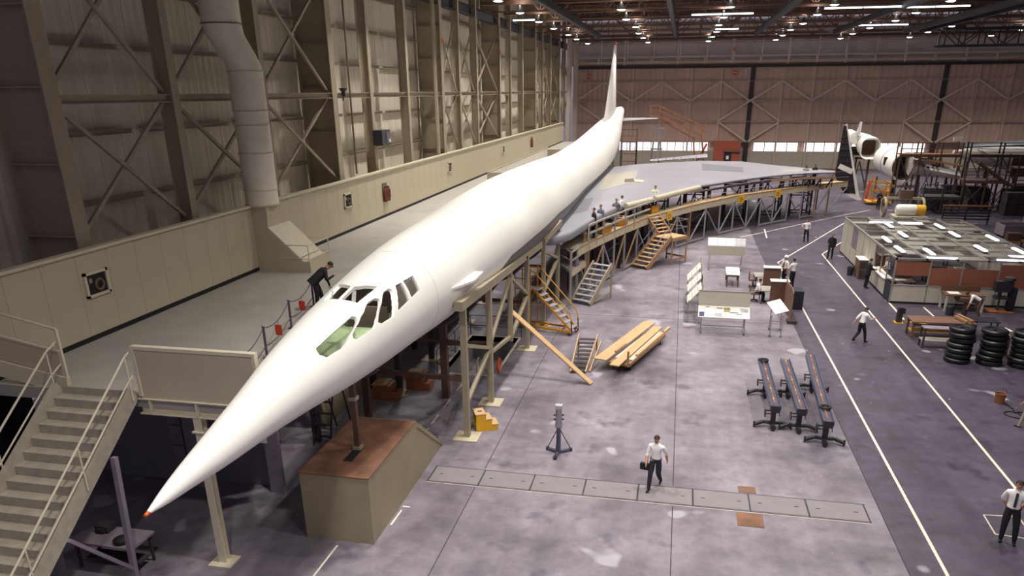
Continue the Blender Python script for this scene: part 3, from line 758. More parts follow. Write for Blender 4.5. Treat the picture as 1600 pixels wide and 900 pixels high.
st_ = thing('nose_stay', 'slim square steel stay between the rusty box and the nose', 'support', (-8.08, 17.1, 1.96))
MB().box(-8.16, -8.02, 17.0, 17.14, 1.96, 4.0).build('column', 'jig_brown', st_); MB().box(-8.2, -7.98, 16.95, 17.18, 1.96, 2.05).build('foot', 'jig_grey', st_); MB().box(-8.2, -7.98, 16.96, 17.18, 3.4, 3.5).build('collar', 'jig_grey', st_)
q = MB(); q.torus((AX, 17.07, cub(1, 17.07)), cub(2, 17.07)+.03, .05, 16, 6, 'y', D(230), D(310)); q.build('saddle', 'jig_dark', st_)
# ================================================================== LEFT SIDE OBJECTS
def V3(p, z): return Vector((p[0], p[1], z))
def flight(t, b, d, w, n, rise, run, tm, sm, z0=0., tt=.04, sw=.06, sh=.26, risers=False, ends=(.1, .1)):
    """treads climb from b along unit direction d"""
    b = Vector((b[0], b[1], z0)); d = Vector((d[0], d[1], 0)).normalized(); s = Vector((-d.y, d.x, 0))
    for k in range(n):
        c = b+d*(run*(k+.5))+Vector((0, 0, rise*(k+1)-tt/2))
        q = MB(); q.bar(c-s*(w/2), c+s*(w/2), run*1.08, tt)
        if risers: q.bar(c-s*(w/2)+d*(run*.5)+Vector((0, 0, rise*.5)), c+s*(w/2)+d*(run*.5)+Vector((0, 0, rise*.5)), .02, rise)
        q.build('tread', tm, t)
    for e in (-1, 1):
        a = b+s*(e*w/2)+Vector((0, 0, -ends[0]+.16)); z = a+d*(run*n)+Vector((0, 0, rise*n))
        MB().bar(a, z, sw, sh).build('stringer', sm, t)
    return s
def rail(t, pts, r, name='handrail', mt='cream_trim', n=8): MB().path(pts, r, n).build(name, mt, t, smooth=True)

# main steel staircase up to the mezzanine
ms = thing('steel_staircase', 'wide cream steel staircase climbing to the mezzanine at lower left', 'staircase', (-13.1, 10, 0))
flight(ms, (-13.1, 7.85), (0, 1), 1.94, 21, .2095, .29, 'stair_paint', 'stair_paint', z0=0, sw=.12, sh=.42, risers=True, ends=(.02, 0))
def sz(y): return .7224*(y-7.85)
for x in (-12.05, -14.12):
    rail(ms, [(x, 8.2, sz(8.2)+1.0), (x, 13.85, sz(13.85)+1.12), (x, 14.2, 5.6)], .025)
    rail(ms, [(x, 8.2, sz(8.2)+.48), (x, 13.85, sz(13.85)+.55), (x, 14.2, 5.05)], .02)
    for y in (8.4, 10.2, 12.0, 13.85): rail(ms, [(x, y, sz(y)+.05), (x, y, sz(y)+1.08)], .02, 'baluster')
    rail(ms, [(x, 14.2, 4.45), (x, 14.2, 5.6)], .022, 'baluster')
for x in (-12.05, -14.1):
    MB().bar((x, 12.7, 0), (x, 12.9, 3.4), .12, .12).build('support_leg', 'purple_post', ms); MB().bar((x, 11.2, 2.3), (x, 12.75, .5), .08, .08).build('support_brace', 'purple_post', ms)

# work table below the staircase
wt = thing('work_table', 'grey work table standing under the staircase near the nose tip', 'table', (-13.2, 13.5, 0))
MB().prism([(-14.2, 13.1), (-13.95, 13.9), (-12.3, 13.9), (-12.3, 13.05)], 'z', .76, .81).build('top', 'purple_post', wt)
for x, y in ((-14.0, 13.2), (-13.9, 13.75), (-12.4, 13.8), (-12.4, 13.15)): MB().box(x-.03, x+.03, y-.03, y+.03, 0, .76).build('leg', 'jig_dark', wt)
MB().box(-13.9, -12.4, 13.3, 13.7, .2, .24).build('shelf', 'jig_dark', wt)
q = MB(); q.lathe([(.12, 0), (.2, .03), (.2, .1), (.1, .16), (.04, .17)], (-12.75, 13.3, .81), 10); tag(q.build('tool_bag', 'base_black', smooth=True), 'small black tool bag lying on the work table corner', 'bag')
q = MB(); q.box(-13.7, -13.35, 13.55, 13.85, .81, 1.0); q.box(-13.62, -13.42, 13.5, 13.56, .86, .96); tag(q.build('parts_box', 'jig_dark'), 'dark box of parts at the back of the work table', 'box')

# air duct with floor hood
du = thing('air_duct', 'large cream vertical air duct with ring flanges along the left wall', 'duct', (-15.9, 27.4, 6.9))
def dring(cx, cy, z, r, n=28): return [Vector((cx+r*math.cos(2*PI*k/n), cy+r*math.sin(2*PI*k/n), z)) for k in range(n)]
q = MB(); q.rings([dring(-15.85, 27.1, 6.95, .62), dring(-15.85, 27.1, 11.75, .62)]); q.build('lower_run', 'duct', du, smooth=True)
q = MB(); q.rings([dring(-15.85, 27.1, 11.75, .62), dring(-15.87, 27.05, 12.0, .62), dring(-16.25, 26.75, 12.95, .66), dring(-16.3, 26.7, 13.3, .68)]); q.build('offset_bend', 'duct', du, smooth=True)
q = MB(); q.rings([dring(-16.3, 26.7, 13.3, .68), dring(-16.3, 26.7, 17.5, .68)]); q.build('upper_run', 'duct', du, smooth=True)
for z in (7.0, 7.55, 8.9, 9.9, 10.4, 11.75): MB().torus((-15.85, 27.1, z), .63, .025, 28, 6).build('flange', 'cream_trim', du, smooth=True)
for z in (13.3, 15.2): MB().torus((-16.3, 26.7, z), .69, .025, 28, 6).build('flange', 'steel_brown', du, smooth=True)
hd = thing('duct_hood', 'cream sheet metal hood with sloped face at the foot of the duct', 'hood', (-15, 27.5, 4.45))
MB().prism([(-16.1, 4.45), (-13.87, 4.45), (-13.87, 4.86), (-14.15, 4.86), (-15.48, 6.14), (-15.44, 6.95), (-16.1, 6.95)], 'y', 26.62, 28.4).build('body', 'cream_panel', hd)
MB().bar((-15.5, 27.51, 6.16), (-14.12, 27.51, 4.84), 1.72, .02, (0, 0, 1)).build('sloped_face', 'cream_trim', hd)
for a, b in (((-13.9, 26.62), (-13.9, 28.4)), ((-13.9, 26.62), (-15.0, 26.62)), ((-13.9, 28.4), (-15.0, 28.4))):
    rail(hd, [V3(a, 5.5), V3(b, 5.5)], .02, 'guard_rail'); rail(hd, [V3(a, 4.98), V3(b, 4.98)], .02, 'guard_rail')
for p in ((-13.9, 26.62), (-13.9, 28.4)): rail(hd, [V3(p, 4.85), V3(p, 5.5)], .02, 'guard_post')

# hose cabinets in the parapet wall
spots = ['nearest the staircase', 'beside the fire extinguishers', 'above the middle of the fuselage', 'toward the far end']
for k, y in enumerate((18.05, 35.5, 53.2, 70.5)):
    t = thing('hose_cabinet', 'recessed wall cabinet in the cream parapet, '+spots[k], 'cabinet', (-16.08, y, 5.65), group='wall cabinets in the parapet')
    q = MB(); x0, x1 = -16.1, -16.03
    q.box(x0, x1, y-.46, y-.38, 5.65, 6.36); q.box(x0, x1, y+.38, y+.46, 5.65, 6.36); q.box(x0, x1, y-.46, y+.46, 5.65, 5.72); q.box(x0, x1, y-.46, y+.46, 6.28, 6.36)
    q.build('frame', 'cream_trim', t); MB().box(-16.099, -16.08, y-.38, y+.38, 5.72, 6.28).build('recess', 'base_black', t)
    MB().torus((-16.07, y+.1, 5.95), .15, .04, 14, 6, 'x').build('hose', 'wood_brown', t); MB().box(-16.08, -16.05, y-.3, y-.18, 6.05, 6.18).build('nozzle', 'chrome', t)
for k, y in enumerate((40.25, 40.5, 40.75)):
    t = thing('fire_extinguisher', 'reddish fire extinguisher hanging on the parapet, '+['left', 'middle', 'right'][k]+' of the three', 'extinguisher', (-15.98, y, 5.3), group='fire extinguishers on the parapet')
    q = MB(); q.lathe([(.02, 0), (.1, .02), (.11, .1), (.11, .6), (.07, .72), (.03, .76)], (-15.97, y, 5.3), 12); q.build('cylinder', 'ext_red', t, smooth=True)
    MB().box(-16.0, -15.94, y-.03, y+.07, 6.06, 6.12).build('valve', 'black_steel', t); MB().path([(-15.93, y, 6.08), (-15.86, y, 5.9), (-15.86, y, 5.5)], .02, 6).build('hose', 'rubber', t)
    MB().box(-16.09, -16.06, y-.1, y+.1, 5.7, 6.3).build('bracket', 'steel_brown', t)
t = thing('fire_extinguisher', 'single fire extinguisher on the parapet near its far end', 'extinguisher', (-15.98, 84, 5.2), group='fire extinguishers on the parapet')
q = MB(); q.lathe([(.02, 0), (.14, .02), (.14, .8), (.05, 1.0)], (-15.95, 84, 5.3), 12); q.build('cylinder', 'ext_red', t, smooth=True); MB().box(-16.0, -15.9, 83.95, 84.1, 6.3, 6.4).build('valve', 'black_steel', t)
t = thing('unit_heater', 'small grey box heater mounted on a wall column', 'heater', (-16.5, 41.5, 8.2))
MB().box(-16.75, -16.2, 41.0, 42.2, 8.25, 9.05).build('case', 'dark_metal', t); MB().box(-16.2, -16.17, 41.6, 42.15, 8.35, 8.95).build('front', 'rail_steel', t); MB().box(-16.15, -16.1, 41.85, 42.0, 8.4, 8.55).build('tag', 'paper', t)
for z in (8.3, 8.5): MB().bar((-16.8, 41.3, z-.2), (-16.5, 41.3, z), .05).build('bracket', 'steel_tan', t)
t = thing('floodlight', 'small black floodlight clamped to the cross girt', 'lamp', (-16.8, 37.5, 10.9))
q = MB(); q.lathe([(.08, 0), (.1, .2), (.2, .32), (.2, .36)], (-16.75, 37.6, 10.85), 10); q.build('head', 'black_steel', t, smooth=True); MB().tube((-16.8, 37.6, 10.6), (-16.75, 37.6, 10.9), .03).build('clamp', 'black_steel', t)

# stanchions, chain, tags
chain_pts = []
for k, (x, y) in enumerate(((-10.4, 17.0), (-11.05, 19.6), (-11.5, 22.0))):
    t = thing('stanchion', 'dark barrier post on the mezzanine edge, '+['nearest the cream parapet panel', 'middle of three', 'beside the stooping man'][k], 'post', (x, y, MZ), group='barrier posts')
    MB().tube((x, y, MZ), (x, y, MZ+.88), .035, 8).build('pole', 'rail_steel', t, smooth=True); MB().lathe([(.11, 0), (.11, .015), (.04, .03)], (x, y, MZ), 12).build('foot', 'dark_metal', t); MB().lathe([(.02, 0), (.045, .02), (.03, .05)], (x, y, MZ+.87), 8).build('cap', 'chrome', t)
    chain_pts.append(Vector((x, y, MZ+.84)))
def sagrope(a, b, sag, n=10): return [a.lerp(b, k/n)-Vector((0, 0, sag*4*(k/n)*(1-k/n))) for k in range(n+1)]
ends = [Vector((-9.6, 14.25, 5.45)), chain_pts[0], chain_pts[1], chain_pts[2]]
for k, (a, b) in enumerate(zip(ends, ends[1:])):
    for lo_ in (0, 1):
      q = MB(); q.path(sagrope(a-Vector((0, 0, .5*lo_)), b-Vector((0, 0, .5*lo_)), .2-.08*lo_), .014, 6)
      tag(q.build('barrier_chain', 'rope'), ('lower' if lo_ else 'upper')+' sagging barrier chain '+['from the cream panel to the first post', 'between the first and second posts', 'between the second and third posts'][k], 'chain', group='barrier chains')
for k, (a, b) in enumerate(((chain_pts[0], chain_pts[1]), (chain_pts[1], chain_pts[2]))):
    c = a.lerp(b, .5)-Vector((0, 0, .2)); t = thing('warning_tag', 'red warning tag hanging from the barrier chain, '+['nearer the nose', 'nearer the stooping man'][k], 'tag', c, group='warning tags')
    MB().bar(c+Vector((0, 0, -.42)), c+Vector((0, 0, -.12)), .2, .015, (0, 1, 0)).build('card', 'red_tag', t); MB().tube(c+Vector((0, 0, -.13)), c, .008, 5).build('string', 'rope', t)

# white panelled stair enclosure on the far mezzanine
en = thing('panelled_enclosure', 'white panelled railing enclosure on the far mezzanine floor', 'enclosure', (-13.8, 70, 4.45))
for k in range(17): MB().box(-14.0, -13.94, 56+k*1.55, 57.5+k*1.55, 4.45, 5.35).build('panel', 'board_white', en)
MB().box(-14.03, -13.9, 55.9, 82.6, 5.35, 5.42).build('top_rail', 'steel_tan', en); MB().box(-14.0, -11.4, 55.8, 55.9, 4.45, 5.4).build('end_panel', 'steel_tan', en); MB().box(-14.0, -11.4, 82.5, 82.6, 4.45, 5.2).build('end_panel', 'steel_tan', en)
# rolling ladder and notice under the mezzanine
t = thing('step_ladder', 'dark tubular step ladder under the nose beside the lower wall', 'ladder', (-10.9, 21.2, 0))
for s in (-.3, .3):
    MB().tube((-11.1+s, 20.7, 0), (-11.0+s, 21.4, 2.9), .03).build('rail', 'black_steel', t); MB().tube((-11.0+s, 22.3, 0), (-11.0+s, 21.4, 2.9), .03).build('rail', 'black_steel', t)
for k in range(7): MB().bar((-11.4, 20.75+k*.09, .35+.38*k), (-10.75, 20.75+k*.09, .35+.38*k), .1, .04).build('rung', 'black_steel', t)
t = thing('notice_board', 'small white notice with red lines on the dark lower wall', 'sign', (-11.2, 17.6, 1.7))
MB().box(-11.62, -11.12, 17.52, 17.54, 1.62, 2.12).build('board', 'paper', t)
for k in range(3): MB().box(-11.56, -11.2, 17.515, 17.522, 1.72+k*.12, 1.76+k*.12).build('red_line', 'red_tag', t)

# ================================================================== LEADING EDGE WALKWAY
WK = [(-5.25, 41.0), (-4.83, 42.8), (-4.21, 45.2), (-3.17, 48.8), (-1.8, 53.0), (1.05, 58.8), (4.6, 64.9), (8.2, 69.2), (11, 72.6), (13.75, 75.4), (15.6, 77.0)]
DZ = 2.85
wk = thing('leading_edge_walkway', 'raised timber and steel walkway curving along the wing leading edge', 'walkway', (4, 60, 0))
def nrm(a, b): d = Vector((b[0]-a[0], b[1]-a[1])).normalized(); return Vector((-d.y, d.x))
for i, (a, b) in enumerate(zip(WK, WK[1:])):
    n = nrm(a, b)*1.25
    MB().prism([a, b, (b[0]+n.x, b[1]+n.y), (a[0]+n.x, a[1]+n.y)], 'z', DZ-.07, DZ).build('deck', 'deck_board' if i < 5 else 'plywood', wk)
    f = MB().bar(V3(a, DZ-.22), V3(b, DZ-.22), .07, .42).build('fascia', 'deck_board', wk)
    MB().bar(V3(a, DZ+.03), V3(b, DZ+.03), .1, .07).build('edge_strip', 'timber', wk)
    L_ = math.dist(a, b); k = max(1, round(L_/2.2))
    for j in range(k):
        p = lerp2(a, b, j/k); r = lerp2(a, b, (j+1)/k); pi = (p[0]+n.x, p[1]+n.y)
        lm = 'timber' if (i+j) % 4 == 1 else 'jig_steel'
        MB().bar(V3(p, 0), V3(p, DZ-.4), .12, .12).build('leg', lm, wk); MB().bar(V3(pi, 0), V3(pi, DZ-.08), .1, .1).build('leg', 'jig_brown', wk)
        if (i+j) % 2: MB().bar(V3(p, .15), V3(r, DZ-.5), .08, .08).build('brace', 'jig_steel' if i > 4 else 'timber', wk)
        else: MB().bar(V3(p, DZ-.5), V3(r, .15), .08, .08).build('brace', 'jig_steel', wk)
        if j % 2 == 0: MB().bar(V3(p, .15), V3(r, .15), .1, .1).build('sill', 'jig_steel', wk)
        if i >= 4 and i != 4:
            rail(wk, [V3(p, DZ), V3(p, DZ+1.0)], .02, 'rail_post', 'jig_steel', 6)
    if i >= 5:
        for h in (.5, 1.0): rail(wk, [V3(a, DZ+h), V3(b, DZ+h)], .016, 'handrail', 'jig_steel', 6)
# heavy timber guard on the near part
for i in (1, 2, 3):
    a, b = WK[i], WK[i+1]
    for h in (.55, 1.02): MB().bar(V3(a, DZ+h), V3(b, DZ+h), .09, .1).build('handrail', 'grey_stair', wk)
    for t_ in ((0, .5) if i < 3 else (0, .35)):
        p = lerp2(a, b, t_); MB().bar(V3(p, DZ-.35), V3(p, DZ+1.02), .1, .1).build('rail_post', 'grey_stair', wk)
for p, q_ in (((-5.2, 42.2), (-4.95, 42.2)),):
    pass
g = thing('timber_hurdle', 'short timber guard rail standing across the near end of the walkway', 'barrier', (-5.5, 43.0, DZ))
for x, y in ((-5.85, 43.1), (-5.05, 42.75)): MB().bar((x, y, DZ), (x, y, DZ+1.05), .1).build('post', 'timber_pale', g)
for h in (.55, 1.0): MB().bar((-5.95, 43.15, DZ+h), (-4.95, 42.7, DZ+h), .08, .12).build('rail', 'timber_pale', g)
# hazard signs and crates
for k, (i, f) in enumerate(((4, .45), (6, .15), (7, .1))):
    p = lerp2(WK[i], WK[i+1], f); n = nrm(WK[i], WK[i+1]); c = Vector((p[0]-n.x*.06, p[1]-n.y*.06, DZ-.28))
    d = Vector((WK[i+1][0]-WK[i][0], WK[i+1][1]-WK[i][1], 0)).normalized()
    t = thing('hazard_sign', 'yellow sign on the walkway fascia, '+['beside the wooden stair', 'middle of the wing', 'farthest out'][k], 'sign', c, group='yellow signs on the fascia')
    MB().bar(c-d*.42, c+d*.42, .03, .62).build('board', 'yellow', t)
    for z in (.1, -.02, -.14): MB().bar(c-d*.25-Vector((n.x, n.y, 0))*.018+Vector((0, 0, z)), c+d*(.25-abs(z))-Vector((n.x, n.y, 0))*.018+Vector((0, 0, z)), .004, .05).build('lettering', 'jig_brown', t)
def crate(x, y, rz, label, s=1.):
    t = thing('yellow_step_box', label, 'step box', (x, y, DZ), rz, group='yellow step boxes on the walkway')
    q = MB(); q.box(-.5*s, .5*s, -.3, .3, 0, .5); q.build('body', 'amber', t, local=True); MB().box(-.52*s, .52*s, -.32, .32, .5, .54).build('lid', 'timber', t, local=True); MB().box(-.12, .12, -.05, .05, .54, .56).build('hand_slot', 'jig_dark', t, local=True)
crate(-4.3, 46.4, 1.3, 'yellow step box near the man in the dark jacket'); crate(-3.5, 49.4, 1.3, 'yellow step box beside the grey clad man'); crate(-1.75, 55.0, 1.15, 'yellow step box behind the head of the wooden stair')

# wooden stair with landing
ws = thing('wooden_stair', 'raw timber stair with landing rising to the wing walkway', 'staircase', (-1.5, 51, 0))
d0 = Vector((.62, .79, 0)).normalized()
flight(ws, (-2.19, 49.57), d0, 1.3, 8, .225, .30, 'plywood', 'timber', sw=.07, sh=.3)
s0 = Vector((-d0.y, d0.x, 0)); tp = Vector((-2.19, 49.57, 0))+d0*2.4
LZ = 1.8
q = MB(); cor = [tp-s0*.75, tp-s0*.75+d0*1.5, tp+s0*.9+d0*1.5, tp+s0*.9]; q.prism([(c.x, c.y) for c in cor], 'z', LZ-.05, LZ+.02); q.build('landing', 'plywood', ws)
q = MB()
for a, b in zip(cor, cor[1:]+cor[:1]): q.bar(V3(a, LZ-.14), V3(b, LZ-.14), .06, .18)
q.build('landing_frame', 'timber', ws)
for c in cor: MB().bar(V3(c, 0), V3(c, LZ-.05), .11).build('leg', 'timber', ws)
for a, b in ((0, 1), (1, 2)): MB().bar(V3(cor[a], .35), V3(cor[b], .35), .07, .12).build('tie', 'timber', ws)
top = tp+s0*.5+d0*.75; d1 = (Vector((-1.55, 53.2, 0))-top); d1.z = 0; rn = d1.length; d1.normalize()
flight(ws, (top+d1*.1).to_2d(), d1, 1.15, 5, .205, max(.2, rn/5.2), 'plywood', 'timber', z0=LZ, sw=.07, sh=.26)
for s in (-.62, .62):
    a = Vector((-2.19, 49.57, 0))+s0*s+d0*.5
    rail(ws, [a+Vector((0, 0, 1.25)), a+d0*1.9+Vector((0, 0, 2.75))], .022, 'handrail', 'chrome', 6); rail(ws, [a+Vector((0, 0, .75)), a+d0*1.9+Vector((0, 0, 2.25))], .02, 'handrail', 'chrome', 6)
    for u in (.1, 1.8): rail(ws, [a+d0*u+Vector((0, 0, .4+u*.75)), a+d0*u+Vector((0, 0, 1.3+u*.79))], .018, 'baluster', 'chrome', 6)
for c in (cor[1], cor[2]): rail(ws, [V3(c, LZ), V3(c, LZ+1.2)], .02, 'baluster', 'chrome', 6)
for h in (.6, 1.1): rail(ws, [V3(cor[0], LZ+h), V3(cor[1], LZ+h), V3(cor[2], LZ+h)], .018, 'handrail', 'chrome', 6)
# grey stair and platform beside the strake
gs = thing('grey_stair', 'grey painted open tread stair beside the walkway end', 'staircase', (-4.6, 41, 0))
dg_ = Vector((.45, .89, 0)).normalized()
flight(gs, (-4.85, 39.95), dg_, 1.2, 8, .235, .27, 'tread_grey', 'jig_grey', sw=.07, sh=.28)
for s in (-.55, .55):
    p = Vector((-4.85, 39.95, 0))+dg_*2.2+Vector((-dg_.y, dg_.x, 0))*s; MB().bar(p, p+Vector((0, 0, 1.9)), .1).build('leg', 'jig_grey', gs)
    MB().bar(p+Vector((0, 0, .35)), p-dg_*1.7+Vector((0, 0, .12)), .07, .12).build('tie', 'jig_grey', gs)
gp = thing('grey_platform', 'grey railed platform between the strake and the grey stair', 'platform', (-5.6, 41.5, 0))
pc = [(-6.4, 41.6), (-5.4, 39.7), (-4.95, 42.6), (-5.85, 43.6)]
MB().prism(pc, 'z', 1.75, 1.9).build('deck', 'grey_stair', gp)
for p in pc: MB().bar(V3(p, 0), V3(p, 2.95 if p != pc[3] else 1.9), .11).build('post', 'grey_stair', gp)
for h in (.55, 1.02):
    MB().bar(V3(pc[0], 1.9+h), V3(pc[1], 1.9+h), .07, .08).build('handrail', 'grey_stair', gp); MB().bar(V3(pc[1], 1.9+h), V3(pc[2], 1.9+h), .07, .08).build('handrail', 'grey_stair', gp)
MB().bar(V3(pc[1], 1.7), V3(pc[2], 1.7), .06, .3).build('fascia', 'deck_board', gp)
# amber rolling stair
os_ = thing('rolling_stair', 'amber framed rolling service stair with grey treads', 'staircase', (-5.5, 34.8, 0))
flight(os_, (-4.45, 34.5), (-.94, .3), .62, 8, .235, .27, 'tread_grey', 'amber', z0=.15, sw=.05, sh=.1)
do = Vector((-.94, .3, 0)).normalized(); so = Vector((-do.y, do.x, 0)); b0 = Vector((-4.45, 34.5, .15))
for s in (-.38, .38):
    a = b0+so*s
    rail(os_, [a+Vector((0, 0, .55)), a+Vector((0, 0, 1.0))+do*.12, a+do*2.0+Vector((0, 0, 2.75)), a+do*2.3+Vector((0, 0, 2.9))], .028, 'handrail', 'amber', 8)
    rail(os_, [a+Vector((0, 0, -.05)), a+do*.02+Vector((0, 0, .62))], .03, 'rail_post', 'black_steel', 8)
    MB().bar(a+Vector((0, 0, .05)), a+do*3.3+Vector((0, 0, .05)), .07, .1).build('base_rail', 'amber', os_)
    MB().bar(a+do*2.25+Vector((0, 0, .05)), a+do*2.25+Vector((0, 0, 2.9)), .06).build('rear_post', 'amber', os_)
    MB().bar(a+do*3.2+Vector((0, 0, .05)), a+do*2.3+Vector((0, 0, 1.9)), .05).build('strut', 'amber', os_)
    for u in (.1, 3.1): MB().torus(a+do*u+Vector((0, 0, -.05)), .07, .03, 12, 6, 'y').build('caster', 'black_steel', os_)
q = MB(); c0 = b0+do*2.2; q.prism([((c0+so*s+do*e).x, (c0+so*s+do*e).y) for s, e in ((-.38, 0), (.38, 0), (.38, .9), (-.38, .9))], 'z', 1.98, 2.03); q.build('top_platform', 'tread_grey', os_)
for s in (-.38, .38):
    for h in (.5, .95): rail(os_, [c0+so*s+Vector((0, 0, 1.88+h)), c0+so*s+do*.9+Vector((0, 0, 1.88+h))], .025, 'handrail', 'amber', 6)
    MB().bar(c0+so*s+do*.9, c0+so*s+do*.9+Vector((0, 0, 2.85)), .05).build('rear_post', 'amber', os_)
for u in (.6, 1.6, 2.8): MB().bar(b0+do*u-so*.38+Vector((0, 0, .05)), b0+do*u+so*.38+Vector((0, 0, .05)), .06).build('cross_member', 'amber', os_)

# jigs under the wing
labs = ['nearest the strake', 'behind the wooden stair', 'under the middle of the wing', 'behind the yellow sign', 'under the outer wing', 'near the wing tip', 'under the wing root', 'deep under the inner wing', 'deep under the middle wing']
for k, (x, y) in enumerate(((-4.4, 50), (-1.6, 58.5), (1.6, 65.5), (5.0, 70), (8.4, 73.5), (11.2, 75), (-5.2, 58), (-3, 66), (1.5, 74))):
    t = thing('wing_jig', 'dark steel jig frame holding up the wing, '+labs[k], 'jig', (x, y, 0), group='jig frames under the wing')
    for dx, dy in ((-.9, -.6), (.9, -.6), (.9, 1.2), (-.9, 1.2)): MB().box(x+dx-.08, x+dx+.08, y+dy-.08, y+dy+.08, 0, 3.45).build('leg', 'jig_dark', t)
    for h in (.3, 1.9, 3.3):
        for a, b in (((-.9, -.6), (.9, -.6)), ((.9, -.6), (.9, 1.2)), ((.9, 1.2), (-.9, 1.2)), ((-.9, 1.2), (-.9, -.6))): MB().bar((x+a[0], y+a[1], h), (x+b[0], y+b[1], h), .1).build('cross_bar', 'jig_brown' if h < 3 else 'jig_dark', t)
    for a, b, h in (((-.9, -.6), (.9, -.6), .3), ((.9, -.6), (-.9, -.6), 1.9), ((.9, -.6), (.9, 1.2), .3)): MB().bar((x+a[0], y+a[1], h), (x+b[0], y+b[1], h+1.5), .07).build('brace', 'jig_steel', t)
# tail props
t = thing('tail_support', 'pair of steel props holding up the rear fuselage', 'support', (-8, 90, 0))
for x in (-9.0, -7.1): MB().bar((x, 88, 0), (x*.5-4.0, 88.3, 4.6), .25).build('prop', 'jig_grey', t); MB().bar((x, 80, 0), (x*.5-4.0, 80, 3.9), .25).build('prop', 'jig_grey', t)
MB().bar((-9.2, 88, .3), (-6.9, 88, .3), .2).build('sill', 'jig_dark', t)
# ================================================================== SHOP FLOOR
# lumber cart
ct = thing('lumber_cart', 'low wooden lumber cart on casters carrying boards', 'cart', (-1.4, 32, 0))
dc = Vector((.295, .955, 0)).normalized(); sc_ = Vector((dc.y, -dc.x, 0)); c0 = Vector((-1.45, 31.6, 0))
def cpt(u, s, z): return c0+dc*u+sc_*s+Vector((0, 0, z))
MB().bar(cpt(-2.0, .1, .32), cpt(2.6, .1, .32), .95, .1).build('bed', 'timber', ct)
MB().bar(cpt(-1.6, .16, .42), cpt(2.7, .16, .42), .8, .1).build('sheet_stack', 'board_grey', ct)
for u in (-1.6, 2.2):
    for s in (-.3, .5): MB().torus(cpt(u, s, .1), .07, .03, 12, 6, 'x').build('caster', 'black_steel', ct); MB().bar(cpt(u, s, .12), cpt(u, s, .3), .05).build('caster_fork', 'dark_metal', ct)
for u in (-2.0, 2.5): MB().bar(cpt(u, .5, .28), cpt(u, .5, .95 if u < 0 else .6), .09).build('stake', 'timber', ct)
MB().bar(cpt(-2.0, .58, .38), cpt(2.6, .58, .38), .05, .14).build('side_board', 'timber', ct)
def plank(a, b, w, t, label, mt='timber_pale', ref=(0, 0, 1)):
    q = MB(); q.bar(a, b, w, t, ref); o = q.build('plank', mt); return tag(o, label, 'plank')
plank((-2.72, 29.55, .53), (-.92, 35.4, .53), .56, .05, 'wide pale plank on the left side of the lumber cart')
plank((-2.08, 28.9, .53), (-.48, 34.7, .53), .4, .05, 'narrower pale plank on the right side of the lumber cart')
plank((-2.15, 30.5, .59), (-1.8, 31.6, .59), .1, .07, 'short timber offcut lying on the wide plank', 'timber')
plank((-1.25, 30.4, .5), (.05, 34.8, .5), .12, .1, 'thin timber strip at the outer edge of the lumber cart')
plank((-6.42, 29.0, 2.62), (-2.9, 28.0, .03), .3, .06, 'long plank leaning from the support frame down to the floor')
# little wooden steps
t = thing('wooden_steps', 'small wooden step unit standing between leaning plank and lumber cart', 'steps', (-3.5, 30.1, 0))
for k in range(9): MB().bar((-3.86+.01*k, 29.2+.23*k, .1+.1*k), (-3.3+.03*k, 29.25+.23*k, .1+.1*k), .2, .03).build('tread', 'jig_dark', t)
for a, b in (((-3.9, 29.1, .06), (-3.85, 31.3, 1.02)), ((-3.28, 29.15, .06), (-3.02, 31.35, 1.02)), ((-3.12, 29.3, .04), (-2.85, 31.3, .75))): MB().bar(a, b, .05, .12).build('side_rail', 'timber_pale', t)
for p in ((-3.85, 31.2), (-3.05, 31.25)): MB().bar(V3(p, 0), V3(p, .95), .06).build('leg', 'timber', t)
# tripod jack
t = thing('tripod_jack', 'grey steel tripod jack stand alone on the open floor', 'jack', (-3.25, 21.65, 0))
MB().tube((-3.25, 21.65, .06), (-3.25, 21.65, 1.15), .075, 12).build('column', 'rail_steel', t, smooth=True); MB().tube((-3.25, 21.65, .95), (-3.25, 21.65, 1.62), .12, 10, .1).build('ram', 'chrome', t, smooth=True)
MB().box(-3.36, -3.14, 21.55, 21.75, 1.6, 1.72).build('head', 'print_grey', t)
for a in (152, 264, 35):
    e = Vector((-3.25+.44*math.cos(D(a)), 21.65+.44*math.sin(D(a)), .05)); MB().bar((-3.25, 21.65, .06), e, .1, .08).build('foot_beam', 'rail_steel', t); MB().tube(e+Vector((0, 0, .04)), (-3.25, 21.65, .95), .015, 6).build('stay_rod', 'dark_metal', t); MB().tube((e.x, e.y, 0), (e.x, e.y, .1), .06, 8).build('foot_pad', 'dark_metal', t)
for z in (1.2, 1.35): MB().bar((-3.42, 21.65, z), (-3.08, 21.65, z+.03), .04).build('handle', 'dark_metal', t)
# yellow step stool by frame foot
t = thing('step_stool', 'yellow stepped wooden stool beside the nearest frame leg', 'stool', (-6.1, 23.15, 0), .45)
sp_ = [(-.35, 0), (.42, 0), (.42, .2), (.2, .2), (.2, .41), (-.02, .41), (-.02, .62), (-.35, .62)]
for y in (-.28, .24): MB().prism(sp_, 'y', y, y+.04).build('side', 'yellow', t, local=True)
for x0, x1, z in ((-.37, 0, .62), (-.02, .22, .41), (.2, .44, .2)): MB().box(x0, x1, -.3, .3, z, z+.03).build('tread', 'timber_pale', t, local=True)
MB().box(-.05, .0, -.24, .24, 0, .6).build('back', 'jig_brown', t, local=True); MB().box(-.25, -.1, -.05, .05, .65, .652).build('hand_slot', 'jig_dark', t, local=True)
